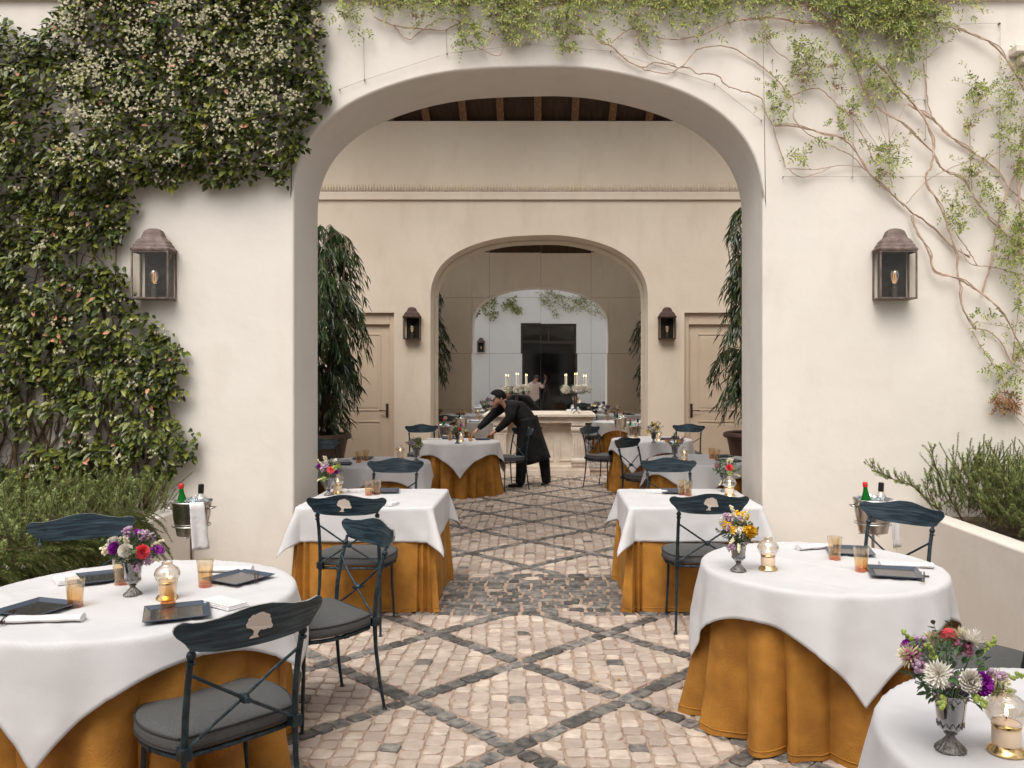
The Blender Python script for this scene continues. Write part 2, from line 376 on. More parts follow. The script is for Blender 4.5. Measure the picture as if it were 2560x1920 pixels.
# wall behind the photographer, seen in the mirror
YR = -1.75
mb = MB(); wx0, wx1, wz = -.88, 1.22, 3.72
mb.box(-4.3, wx0, YR-.4, YR, 0, 5.4).box(wx1, 4.3, YR-.4, YR, 0, 5.4).box(wx0, wx1, YR-.4, YR, wz, 5.4)
rw = tag(mb.build('courtyard_rear_wall', M['wallrear']), 'white wall reflected in the mirror, with a tall dark glazed door', 'wall')
mb = MB(); y0, y1 = YR-.28, YR-.16
for (a, b, c, d) in ((wx0, wx0+.08, 0, wz), (wx1-.08, wx1, 0, wz), (wx0+.08, wx1-.08, wz-.08, wz), (wx0+.08, wx1-.08, wz-.75, wz-.64), ((wx0+wx1)/2-.03, (wx0+wx1)/2+.03, wz-.64, wz-.08)):
    mb.box(a, b, y0, y1, c, d)
fw = mb.build('glazed_door', M['frame_brown'], rw)
mb = MB(); mb.box(wx0+.07, wx1-.07, YR-.24, YR-.225, 0, wz-.05); mb.build('pane', M['dark_glass'], fw)

# roof, its unseen middle left open to let sky light in
mb = MB()
def slab(mb, ya, za, yb, zb, x0, x1, t, mi=0):
    mb.poly([(x0,ya,za),(x1,ya,za),(x1,yb,zb),(x0,yb,zb)], mi); mb.poly([(x0,ya,za+t),(x0,yb,zb+t),(x1,yb,zb+t),(x1,ya,za+t)], mi)
    mb.poly([(x0,ya,za),(x0,ya,za+t),(x1,ya,za+t),(x1,ya,za)], mi); mb.poly([(x0,yb,zb),(x1,yb,zb),(x1,yb,zb+t),(x0,yb,zb+t)], mi)
    mb.poly([(x0,ya,za),(x0,yb,zb),(x0,yb,zb+t),(x0,ya,za+t)], mi); mb.poly([(x1,ya,za),(x1,ya,za+t),(x1,yb,zb+t),(x1,yb,zb)], mi)
slab(mb, 15.0, 5.83, 12.7, 7.095, -5.2, 5.2, .06)
slab(mb, 7.10, 4.95, 8.5, 6.15, -5.2, 5.2, .06)
rf = tag(mb.build('gallery_roof', M['wood_dark']), 'dark boarded wooden roof with rafters showing above the gallery back wall', 'roof')
rf_first = None
xr = [ -4.6+.64*k for k in range(15)]
for x in xr:
    if rf_first is None:
        r = MB(); slab(r, 14.9, 5.80, 11.4, 7.725, -.06, .06, .125)
        rf_first = r.build('rafter', M['wood'], rf, loc=(x,0,0))
    else:
        c = rf_first.copy(); col.objects.link(c); c.parent = rf; c.location = (x,0,0)
r = MB(); r.box(-5.2, 5.2, 11.3, 11.42, 7.55, 7.80); r.build('ridge_beam', M['wood'], rf)

# ------------------------------------------------------------------ ground and cobbles
mb = MB(); mb.box(-14, 14, -12, 26, -.3, -.006)
floor = tag(mb.build('floor', M['grout']), kind='structure')
def clip(poly, nx, ny, c):                     # keep nx*x+ny*y <= c
    out = []
    for i in range(len(poly)):
        a, b = poly[i], poly[(i+1) % len(poly)]
        da, db = nx*a[0]+ny*a[1]-c, nx*b[0]+ny*b[1]-c
        if da <= 0: out.append(a)
        if da*db < 0: t = da/(da-db); out.append((a[0]+(b[0]-a[0])*t, a[1]+(b[1]-a[1])*t))
    return out
def area(p): return abs(sum(p[i][0]*p[(i+1)%len(p)][1]-p[(i+1)%len(p)][0]*p[i][1] for i in range(len(p))))/2
cob = MB()
def stone(poly, mi, gap=.006, hgt=.006):
    if len(poly) < 3 or area(poly) < .0011: return
    cx = sum(p[0] for p in poly)/len(poly); cy = sum(p[1] for p in poly)/len(poly)
    n = len(poly); b = len(cob.v); dz = rnd(-.003, .003); tx, ty = rnd(-.045,.045), rnd(-.045,.045); gap *= rnd(.6, 1.5)
    # round the corners: each corner becomes two points
    pts = []
    for i in range(n):
        p, q, r_ = poly[i-1], poly[i], poly[(i+1)%n]
        for o_ in (p, r_):
            L = math.hypot(o_[0]-q[0], o_[1]-q[1]) or 1; k = min(.24*L, .018)*rnd(.25,1.4)
            pts.append((q[0]+(o_[0]-q[0])/L*k, q[1]+(o_[1]-q[1])/L*k))
    n = len(pts)
    for (ins, z) in ((gap, -.013), (gap+.0012, hgt*.15), (gap+.0065, hgt*.8)):
        for (x, y) in pts:
            L = math.hypot(x-cx, y-cy) or 1; k = max(0, 1-ins/L)
            X, Y = cx+(x-cx)*k, cy+(y-cy)*k
            cob.v.append((X, Y, z+dz+(tx*(X-cx)+ty*(Y-cy) if z > -.01 else 0)))
    for ring in (0, 1):
        for i in range(n): cob.face((b+ring*n+i, b+ring*n+(i+1)%n, b+(ring+1)*n+(i+1)%n, b+(ring+1)*n+i), mi)
    cob.face([b+2*n+i for i in range(n)], mi)
def lattice(x0, x1, y0, y1, cx0, cy0, P, hw=.052):
    """diagonal dark strips, crossings at (cx0+i*P/2, cy0+j*P/2), i+j even; light cobbles in each diamond"""
    h = P/2; s2 = math.sqrt(.5)
    bounds = ((1,0,x1),(-1,0,-x0),(0,1,y1),(0,-1,-y0))
    def put(poly, mi, **k):
        for (a, b_, c) in bounds: poly = clip(poly, a, b_, c)
        stone(poly, mi, **k)
    ni = range(int((x0-cx0)/h)-2, int((x1-cx0)/h)+3); nj = range(int((y0-cy0)/h)-2, int((y1-cy0)/h)+3)
    # diamonds, centred at i+j odd
    for i in ni:
        for j in nj:
            if (i+j) % 2 == 0: continue
            mx_, my_ = cx0+i*h, cy0+j*h
            if mx_ < x0-h or mx_ > x1+h or my_ < y0-h or my_ > y1+h: continue
            wc, nc = .098, 11; sx = rnd(-.01,.01); sk = rnd(-.05,.05)
            for c in range(-6, 7):
                xa = mx_+(c-.5)*wc+sx; off = rnd(-.05,.05) if c else 0; y = my_-h-.1+off; 
                ys = [my_-.047] ; 
                while ys[-1] < my_+h+.1: ys.append(ys[-1]+rnd(.082,.108))
                lo = [my_-.047]
                while lo[-1] > my_-h-.1: lo.append(lo[-1]-rnd(.082,.108))
                ys = lo[::-1]+ys[1:]
                ys = [v+(off if c else 0) for v in ys]
                for ya, yb in zip(ys, ys[1:]):
                    q = lambda X, Y: (X+sk*(Y-my_)+rnd(-.008,.008), Y+rnd(-.008,.008))
                    poly = [q(xa,ya), q(xa+wc,ya), q(xa+wc,yb), q(xa,yb)]
                    for (sa, sb) in ((1,1),(1,-1),(-1,1),(-1,-1)):
                        poly = clip(poly, sa*s2, sb*s2, (sa*mx_+sb*my_)*s2+h*s2-hw)
                    centre = c == 0 and abs((ya+yb)/2-my_) < .05
                    put(poly, 1 if centre else 0)
    # strips
    for sgn in (1, -1):
        d = Vector((s2, sgn*s2)); nrm = Vector((-sgn*s2, s2)); S = P*s2
        for k in range(-24, 25):
            o0 = Vector((cx0, cy0))+nrm*(S*k)
            t = -14.0; segs = []
            if sgn == 1:
                while t < 14: L = rnd(.085, .125); segs.append((t, L)); t += L
            else:
                for m_ in range(int(-14/S)-1, int(14/S)+2):
                    a_, e_ = m_*S+hw, (m_+1)*S-hw; nn = round((e_-a_)/.105); cuts = [a_]+[a_+(e_-a_)*(q+rnd(-.12,.12))/nn for q in range(1, nn)]+[e_]
                    segs += [(p_, r_-p_) for p_, r_ in zip(cuts, cuts[1:])]
            for (tt, L) in segs:
                c = o0+d*(tt+L/2)
                if c.x < x0-.2 or c.x > x1+.2 or c.y < y0-.2 or c.y > y1+.2: continue
                j = lambda: rnd(-.006,.006)
                put([tuple(o0+d*(tt+j())+nrm*(-hw+.004+j())), tuple(o0+d*(tt+L+j())+nrm*(-hw+.004+j())), tuple(o0+d*(tt+L+j())+nrm*(hw-.004+j())), tuple(o0+d*(tt+j())+nrm*(hw-.004+j()))], 1, gap=.004)
lattice(-2.74, 2.74, -1.75, 5.90, -.144, 3.80, 1.132)
lattice(-4.6, 4.6, 7.14, 14.3, -.14, 7.40, 1.15)
y = 5.90
while y < 7.13:
    d_ = min(rnd(.085,.10), 7.14-y); x = -2.0+rnd(-.1,0)
    if d_ < .03: break
    while x < 1.8:
        L = rnd(.10,.19) if random.random() < .8 else rnd(.05,.1)
        j = lambda: rnd(-.007,.007)
        stone([(x+j(),y+j()),(x+L+j(),y+j()),(x+L+j(),y+d_+j()),(x+j(),y+d_+j())], 1 if random.random() > .05 else 0, gap=.013, hgt=.007)
        x += L
    y += d_
cb = cob.build('cobble_paving', [M['stone_light'], M['stone_dark']])
tag(cb, kind='structure')

for (x, y, w_) in ((.305,4.60,'left'),(.425,4.62,'right')):
    m = MB(); a = rnd(0,6.28); m.leaf(Vector((0,0,.012)), Vector((math.cos(a),math.sin(a),.15)), Vector((0,0,1)), .035, .018)
    tag(m.build('fallen_leaf', mat_leafy := (M.get('fallen') or M.setdefault('fallen', mat('fallen_leaf', (.45,.26,.06), .7))), loc=(x,y,0)), '%s one of two tiny yellow leaves fallen on the cobbles' % w_, 'leaf', 'dry leaves fallen on the paving')

# ------------------------------------------------------------------ planters
for sx, side in ((-1, 'left'), (1, 'right')):
    mb = MB(); a, b = sorted((sx*2.74, sx*2.90)); mb.box(a, b, -1.4, YF-.002, 0, .70)
    p = mb.build('planter_wall', M['wall'], bevel=.02)
    tag(p, 'low white plastered planter wall along the %s side of the courtyard, rosemary growing behind it' % side, 'planter', 'planter walls of the courtyard')
    mb = MB(); a, b = sorted((sx*2.9, sx*(4.5 if sx < 0 else 3.98))); mb.box(a+.002, b-.002, -1.4, YF-.004, .0, .60); mb.build('planter_soil', M['soil'], p)

# ------------------------------------------------------------------ mirror
mt = thing('mirror', 'tall arched wall mirror of joined panels filling the niche behind the stone console', 'mirror', ((NX0+NX1)/2, YM, 0))
A = arch_curve(NX0+.004, NX1-.004, 3.02, 4.115)
seamx = [NX0+.004, -.989, -.071, .828, NX1-.004]; seamz = [.004, .107, 1.107, 2.10, 3.10, 4.3]
ox = (NX0+NX1)/2
mi_ = 0
for i in range(4):
    for j in range(5):
        x0, x1, z0, z1 = seamx[i]+.002, seamx[i+1]-.002, seamz[j]+.002, seamz[j+1]-.002
        pl = [(x0,z0),(x1,z0),(x1,z1),(x0,z1)]
        if j >= 3:
            top = [(p[0], p[1]) for p in A if x0 < p[0] < x1]
            zat = lambda X: next(za+(zb-za)*(X-xa)/(xb-xa+1e-9) for (xa,za),(xb,zb) in zip(A, A[1:]) if xa-1e-6 <= X <= xb+1e-6)
            tp = [(x0, min(z1, zat(x0)))]+[(a, min(z1, b)) for a, b in top]+[(x1, min(z1, zat(x1)))]
            tp = [q for q in tp if q[1] > z0+.001]
            if len(tp) < 2: continue
            xs0, xs1 = tp[0][0], tp[-1][0]
            pl = [(xs0, z0), (xs1, z0)]+tp[::-1]
        ta, tb = rnd(-.0012,.0012), rnd(-.0012,.0012); cx_, cz_ = (x0+x1)/2, (z0+z1)/2
        m_ = MB(); 
        f = lambda X, Z, o_: (X-ox, o_-.012+ta*(X-cx_)+tb*(Z-cz_), Z)
        m_.poly([f(X,Z,0) for X, Z in pl]); n_ = len(pl)
        m_.v += [f(X,Z,.006) for X, Z in pl]; m_.face(range(2*n_-1, n_-1, -1), 1)
        for k in range(n_): m_.face((k, n_+k, n_+(k+1)%n_, (k+1)%n_), 1)
        m_.build('mirror_panel', [M['mirror'], M['seam']], mt)

# ------------------------------------------------------------------ console
c0, c1, yf = -1.06, .87, 14.1
con = thing('stone_console', 'pale carved stone console table with moulded top standing in front of the mirror', 'console', ((c0+c1)/2, yf+.35, 0))
ocx, ocy = (c0+c1)/2, yf+.35
def loc(mb_, name, m, **k):
    mb_.v = [(v[0]-ocx, v[1]-ocy, v[2]) for v in mb_.v]; return mb_.build(name, m, con, **k)
mb = MB(); yb = YM-.035
for (dx, z0, z1) in ((0, 1.005, 1.05), (.02, .985, 1.005), (.045, .955, .985), (.06, .90, .955)): mb.box(c0+dx, c1-dx, yf+dx, yb, z0, z1)
loc(mb, 'top_slab', M['limestone'], bevel=.006)
mb = MB(); mb.box(c0+.18, c1-.18, yf+.22, yb, .16, .90)
for (a, b) in ((c0+.28, c0+.62), (c0+.72, c1-.72), (c1-.62, c1-.28)):
    for (xa, xb, za, zb) in ((a, b, .24, .26), (a, b, .82, .84), (a, a+.02, .26, .82), (b-.02, b, .26, .82)): mb.box(xa, xb, yf+.20, yf+.22, za, zb)
loc(mb, 'apron_panel', M['limestone'], bevel=.004)
mb = MB(); mb.box(c0+.10, c1-.10, yf+.06, yb, 0, .10).box(c0+.13, c1-.13, yf+.10, yb, .10, .16); loc(mb, 'plinth', M['limestone'], bevel=.008)
for px in (c0+.30, c1-.30):
    mb = MB(); mb.box(px-.10, px+.10, yf+.10, yf+.219, .34, .70)
    for k in range(4): mb.tube([(px-.07+k*.046, yf+.10, .36), (px-.07+k*.046, yf+.10, .68)], .014, 8)
    mb.box(px-.115, px+.115, yf+.09, yf+.219, .70, .735).box(px-.12, px+.12, yf+.06, yf+.219, .855, .899).box(px-.115, px+.115, yf+.085, yf+.219, .16, .34)
    for r_, zz in ((.065, .79), (.035, .79)): mb.tube([(px-.125, yf+.13, zz), (px+.125, yf+.13, zz)], r_, 18)
    mb.tube([(px-.12, yf+.12, .25), (px+.12, yf+.12, .25)], .06, 18)
    loc(mb, 'leg', M['limestone'], bevel=.003)

# ------------------------------------------------------------------ wall lanterns
def make_lantern(label, mm):
    t = thing('wall_lantern', label, 'lantern', group='glazed lanterns on the walls')
    hw, d, z0, z1 = .137, .15, 0, .37                          # back at y=0, front at y=-d
    m = MB(); b = .006
    for sx in (-1, 1):
        m.box(sx*hw-b, sx*hw+b, -d-b, -d+b, z0, z1).box(sx*hw-b, sx*hw+b, -.016, -.002, z0, z1)
        m.box(sx*hw-b, sx*hw+b, -d+b, -.016, z0, z0+.012).box(sx*hw-b, sx*hw+b, -d+b, -.016, z1-.014, z1)
    m.box(-hw+b, hw-b, -d-b, -d+b, z0, z0+.012).box(-hw+b, hw-b, -d-b, -d+b, z1-.014, z1).box(-hw+b, hw-b, -.016, -.002, z0, z0+.012)
    m.box(-hw+b, hw-b, -d+b, -.016, z0, z0+.008)
    m.build('frame', mm, t, bevel=.002)
    m = MB(); m.box(-hw+.035, hw-.02, -.014, -.004, z0+.012, z1-.004); m.build('back_plate', M['backplate'], t)
    # tiered roof: rounded-square rings
    m = MB(); prof = [(1.13,.0),(1.16,.012),(1.10,.022),(1.02,.030),(1.0,.045),(.90,.058),(.90,.066),(.80,.085),(.66,.100),(.60,.112),(.60,.120),(.56,.128),(.54,.140),(.46,.158),(.30,.172),(.10,.178),(.0,.179)]
    n = 24; base = len(m.v)
    for (s_, z) in prof:
        for k in range(n):
            a = 2*PI*k/n; c, s2_ = math.cos(a), math.sin(a); e = .28
            m.v.append((math.copysign(abs(c)**e, c)*hw*s_, -d*.5-.005+math.copysign(abs(s2_)**e, s2_)*(d*.5)*s_*.97, z1+z))
    for i in range(len(prof)-1):
        for k in range(n): m.face((base+i*n+k, base+i*n+(k+1)%n, base+(i+1)*n+(k+1)%n, base+(i+1)*n+k))
    m.face([base+k for k in range(n)][::-1])
    m.build('roof', mm, t, smooth='auto', angle=25)
    m = MB(); m.box(-hw+b, hw-b, -d-.001, -d+.001, z0+.012, z1-.014)
    for sx in (-1, 1): m.box(sx*hw-.001, sx*hw+.001, -d+b, -.016, z0+.012, z1-.014)
    m.build('glass', M['pane'], t)
    m = MB(); m.lathe([(0,.008),(.022,.008),(.022,.09),(.015,.095),(.013,.12),(0,.12)], 12, (0,-d*.5,0)); m.build('socket', M['socket'], t, smooth='auto')
    m = MB(); m.lathe([(.012,.12),(.018,.135),(.032,.175),(.034,.195),(.026,.222),(.010,.235),(0,.237)], 14, (0,-d*.5,0)); bl = m.build('bulb', M['globe'], t, smooth=True)
    m = MB()
    for k in range(4): a = k*PI/2; m.tube([(.004*math.cos(a), -d*.5+.004*math.sin(a), .125), (.012*math.cos(a), -d*.5+.012*math.sin(a), .155), (.010*math.cos(a), -d*.5+.010*math.sin(a), .205)], .0017, 4)
    m.build('filament', M['filament'], bl)
    return t
l1 = make_lantern('weathered brown copper wall lantern on the white wall beside the flowering jasmine', M['copper']); l1.location = (-3.015, YF-.001, 2.29)
dup(l1, 'weathered grey brown wall lantern on the white wall right of the big arch', (2.70, YF-.001, 2.29), 0)
l3 = make_lantern('dark brown lantern inside the gallery between the left door and the mirror arch', M['copper2']); l3.location = (-2.27, YW-.001, 2.33)
dup(l3, 'dark brown lantern inside the gallery between the mirror arch and the right door', (2.09, YW-.001, 2.33), 0)

# ------------------------------------------------------------------ chairs
OUT = [(-1,.65,.65),(-.985,.56,.74),(-.955,.47,.79),(-.90,.375,.835),(-.86,.30,.825),(-.80,.13,.80),(-.70,.08,.788),(-.517,.03,.83),(-.40,.02,.88),(-.317,.012,.92),(-.158,.003,.985),(0,0,1)]
OUT = OUT+[(-a,b,c) for a,b,c in OUT[:-1][::-1]]
HWC, HC, ZC = .263, .138, .800
def crest_y(x): return -.060-.055*(1-(x/HWC)**2)
TREE = [(700,965),(705,955),(722,948),(728,930),(722,915),(705,900),(690,895),(675,880),(680,862),(690,850),(688,835),(705,830),(712,815),(730,820),(745,812),(760,808),(775,806),(790,815),(800,822),(815,828),(825,830),(828,850),(838,870),(835,885),(845,895),(852,912),(838,922),(820,915),(800,920),(785,918),(775,915),(762,925),(752,940),(752,950),(762,965)]
_t = []
for i_, p_ in enumerate(TREE):                      # leafy scallops round the crown, plain edges on the trunk
    _t.append(p_); q_ = TREE[(i_+1) % len(TREE)]
    if 6 <= i_ <= 29:
        dx_, dy_ = q_[0]-p_[0], q_[1]-p_[1]; L_ = math.hypot(dx_, dy_)
        _t.append(((p_[0]+q_[0])/2+dy_/L_*5.5, (p_[1]+q_[1])/2-dx_/L_*5.5))
TREE = _t
def make_chair(label):
    t = thing('dining_chair', label, 'chair', group='iron dining chairs around the tables')
    m = MB(); th = .011; cols = []; R_ = 5
    for (xn, zb, zt) in OUT:
        x = xn*HWC; c = []
        for r_ in range(R_): z = ZC+HC*(zb+(zt-zb)*r_/(R_-1)); lean = -.04*(z-ZC)/HC*.5; c.append((x, crest_y(x)+lean, z))
        cols.append(c)
    n = len(cols); b = 0
    for off in (-th/2, th/2):
        for c in cols:
            for (x, y, z) in c: m.v.append((x, y+off, z))
    Q = n*R_
    for i in range(n-1):
        for r_ in range(R_-1):
            a = i*R_+r_; m.face((a, a+R_, a+R_+1, a+1), 0); m.face((Q+a, Q+a+1, Q+a+R_+1, Q+a+R_), 0)
        for r_ in (0, R_-1):
            a = i*R_+r_; f = (a, Q+a, Q+a+R_, a+R_); m.face(f if r_ == 0 else f[::-1], 1)
    cr = m.build('backrest', [M['crest'], M['crest_edge']], t, smooth='auto', angle=50, weld=True)
    e = MB(); s_ = .000525
    pts = [((px-762)*s_, ZC+HC*.5+(885-py)*s_) for px, py in TREE]
    for (x, z) in pts: e.v.append((x, crest_y(x)-.02*(z-ZC)/HC-th/2-.0022, z))
    for (x, z) in pts: e.v.append((x, crest_y(x)-.02*(z-ZC)/HC-th/2+.001, z))
    k = len(pts); e.face(range(k)); 
    for i in range(k): e.face((i, k+i, k+(i+1)%k, (i+1)%k))
    e.build('emblem', M['emblem'], cr)
    fr = MB()
    zf = .435
    for sx in (-1, 1):
        l = MB()
        P = [(sx*.215,-.045,0),(sx*.208,-.02,.15),(sx*.200,-.002,.32),(sx*.197,.002,.45),(sx*.196,-.006,.58),(sx*.196,-.028,.70),(sx*.197,-.052,.785)]
        l.tube(P, [.008,.009,.010,.0115,.0115,.011,.011], 10); l.lathe([(0,0),(.015,0),(.015,.006),(.009,.012)], 10, P[0])
        l.build('leg', M['iron'], t, smooth='auto')
        f = MB(); f.ball((sx*.197,-.056,.793), .0165, 10, 8); f.tube([(sx*.197,-.053,.765),(sx*.197,-.054,.772)], .0155, 10)
        f.tube([(sx*.197,-.058,.80),(sx*.199,-.068,.83)], .008, 8); f.build('finial', M['iron'], t, smooth='auto')
        l = MB(); P = [(sx*.190,.385,zf),(sx*.193,.390,.25),(sx*.205,.402,.0)]
        l.tube(P, [.010,.0095,.008], 8); l.lathe([(0,0),(.014,0),(.014,.006),(.009,.012)], 10, P[-1]); l.build('leg', M['iron'], t, smooth='auto')
        fr.box(sx*.197-.018, sx*.197+.018, -.020, .024, .436, .476)
    m = MB()
    for sx in (-1, 1):
        P = [(sx*.195,-.030,.725),(sx*.10,-.022,.66),(0,-.018,.592),(-sx*.10,-.012,.528),(-sx*.193,-.004,.468)]
        P = [(x, y+(.009*sx if abs(x) < .15 else 0), z) for x, y, z in P]; m.tube(P, .0062, 8)
    m.ball((0,-.018,.592), .018, 10, 8, 0, (1,1.1,1)); m.tube([(0,-.050,.592),(0,.012,.592)], .010, 10)
    m.build('cross_brace', M['iron'], t, smooth='auto')
    ol = [(-.185,.015),(-.207,.05),(-.235,.13),(-.245,.20),(-.242,.28),(-.215,.36),(-.165,.405),(-.09,.425),(0,.43)]
    ol = [(a*1.06, b_*1.06) for a, b_ in ol]
    ol = ol+[(-a,b_) for a,b_ in ol[:-1][::-1]]
    # smooth outline by Chaikin
    o2 = ol
    for _ in range(2):
        nn = []
        for i in range(len(o2)):
            a, b_ = o2[i], o2[(i+1)%len(o2)]; nn += [(a[0]*.75+b_[0]*.25, a[1]*.75+b_[1]*.25), (a[0]*.25+b_[0]*.75, a[1]*.25+b_[1]*.75)]
        o2 = nn
    m = MB(); N_ = len(o2); rings = [(.94,.446),(.985,.450),(1.0,.462),(1.0,.484),(.985,.497),(.95,.503),(.75,.510),(.4,.513)]
    for (k_, z) in rings:
        for (x, y) in o2: m.v.append((x*k_, .22+(y-.22)*k_, z-(.004*math.cos(x*14) if z > .5 else 0)))
    for i in range(len(rings)-1):
        for k_ in range(N_): m.face((i*N_+k_, i*N_+(k_+1)%N_, (i+1)*N_+(k_+1)%N_, (i+1)*N_+k_))
    m.face([(len(rings)-1)*N_+k_ for k_ in range(N_)]); m.face([k_ for k_ in range(N_)][::-1])
    cu = m.build('cushion', M['cushion'], t, smooth='auto', angle=60)
    m = MB()
    for z, k_ in ((.452,.995),(.497,.992)): m.tube([(x*k_, .22+(y-.22)*k_, z) for x, y in o2+o2[:1]], .0042, 6, cap=False)
    m.build('piping', M['piping'], cu, smooth=True)
    fr.tube([(x*.93, .21+(y-.21)*.93, .430) for x, y in o2+o2[:1]], .0105, 8, cap=False)
    for k_ in range(7):
        p = o2[int(k_*N_/7)]; q = o2[(int(k_*N_/7)+1) % N_]
        a = Vector((p[0]*.93, .21+(p[1]-.21)*.93, .430)); b_ = Vector((q[0]*.93, .21+(q[1]-.21)*.93, .430)); d = (b_-a).normalized()*.012; fr.tube([a-d, a+d], .0135, 8)
    fr.build('seat_frame', M['iron'], t, smooth='auto', angle=35)
    return t
CH = [
 ((-1.045,2.875), (-.70,.71), 'large foreground iron chair at bottom left, tree emblem on its back and grey cushion'),
 ((-.995,4.365), (-.73,-.68), 'blue-black chair turned to the left front table, its seat side towards the aisle'),
 ((-1.283,5.47), (.04,1), 'chair with pale tree emblem drawn up to the front of the left square table'),
 ((1.077,5.53), (-.02,1), 'chair with pale tree emblem drawn up to the front of the right square table'),
 ((-1.38,7.62), (0,-1), 'chair facing the camera behind the left square table'),
 ((1.149,7.66), (0,-1), 'chair facing the camera behind the right square table'),
 ((-2.50,4.49), (.45,-.89), 'chair at far left between the round table and the rosemary planter'),
 ((2.10,4.99), (-.76,-.65), 'blue chair behind the right round table in front of the ice bucket'),
 ((1.99,3.36), (-.70,.71), 'chair cut off by the right photo edge, grey cushion beside the planter wall'),
 ((-1.93,13.1), (.28,-.96), 'small distant chair behind the waiter\'s table near the left door'),
 ((-.40,12.55), (-.78,-.62), 'distant chair standing in front of the bending waiter'),
 ((.75,12.80), (.78,-.62), 'distant chair beside the right end of the stone console'),
 ((1.09,10.35), (.73,-.68), 'chair in the gallery standing at the left of the right inner table'),
 ((2.27,13.2), (-.35,-.94), 'distant chair in front of the right door'),
 ((-2.70,10.08), (.6,-.8), 'chair in front of the terracotta pot, half hidden by the left side of the arch'),
 ((2.72,10.6), (-.7,-.7), 'chair almost hidden behind the right side of the arch'),
]
for i, ((x, y), (dx, dy), lb) in enumerate(CH):
    if i == 0: chair0 = make_chair(lb); chair0.location = (x,y,0); chair0.rotation_euler = (0,0,heading(dx,dy))
    else: dup(chair0, lb, (x,y,0), heading(dx,dy))

# ------------------------------------------------------------------ tables and cloths
TZ = .752
def shape_nearest(px, py, shp, R):
    if shp == 'round':
        L = math.hypot(px, py)
        if L <= R: return px, py, 0, (px/(L+1e-9), py/(L+1e-9))
        return px/L*R, py/L*R, L-R, (px/L, py/L)
    r = .035; a = R-r; qx = max(-a, min(a, px)); qy = max(-a, min(a, py)); dx, dy = px-qx, py-qy; L = math.hypot(dx, dy)
    if L <= r: return px, py, 0, (0, 0)
    return qx+dx/L*r, qy+dy/L*r, L-r, (dx/L, dy/L)
def cloth(shp, R, S, rot, seed, name, label, cx, cy, n=96):
    rs = random.Random(seed); ph = [rs.uniform(0, 6.28) for _ in range(6)]
    mb = MB(); ca, sa = math.cos(rot), math.sin(rot)
    for j in range(n+1):
        for i in range(n+1):
            u = (i/n*2-1)*S; v = (j/n*2-1)*S
            px, py = u*ca-v*sa, u*sa+v*ca
            qx, qy, d, (nx, ny) = shape_nearest(px, py, shp, R)
            z = TZ+.006+.0012*math.sin(px*5+ph[0])*math.sin(py*6+ph[1])
            if d > 0:
                rr = .014; bend = min(d, rr*PI/2); th = bend/rr
                out = rr*math.sin(th); dn = rr*(1-math.cos(th)); rest = max(0, d-rr*PI/2)
                an = math.atan2(qy, qx)
                cornerness = (max(abs(u), abs(v)) and (min(abs(u), abs(v))/max(abs(u), abs(v))))**3
                if shp == 'round':
                    fold = .017*(1+math.sin(an*8+ph[2]+math.sin(an*3)))+.011*(1+math.sin(an*13+ph[3]))+.005*math.sin(an*23+ph[4])
                    fl = .06+.02*math.sin(an*3+ph[5])+.03*cornerness
                else:
                    t_ = math.atan2(abs(ny), abs(nx)); iscor = math.sin(2*t_) if nx and ny else 0
                    fold = .010*math.sin(px*7+ph[2])+.010*math.sin(py*6+ph[3])+.003*math.sin((px+py)*19+ph[4])
                    fl = .03+.42*iscor**2.2+.015*math.sin(5*(px-py)+ph[5])
                    fold *= (1-iscor)
                sm = min(1, rest/.30)
                out += rest*math.sin(math.atan(fl))+fold*sm*1.15
                dn += rest*math.cos(math.atan(fl))
                out += .012*sm*noise.noise(Vector((px*3.2, py*3.2, seed)))+.006*sm*noise.noise(Vector((px*9, py*9, seed+3)))
                z -= dn; qx += nx*out; qy += ny*out
            for cv in (u, v):
                for c0_ in (0, S*.5, -S*.5): e_ = abs(cv-c0_)/.022; z += .0035*max(0, 1-e_)
            mb.v.append((qx, qy, z))
    for j in range(n):
        for i in range(n): a = j*(n+1)+i; mb.face((a, a+1, a+n+2, a+n+1))
    o = mb.build(name, M['cloth'], smooth=True, solid=.0022, loc=(cx,cy,0))
    return tag(o, label, 'tablecloth', 'white cloths on the dining tables')
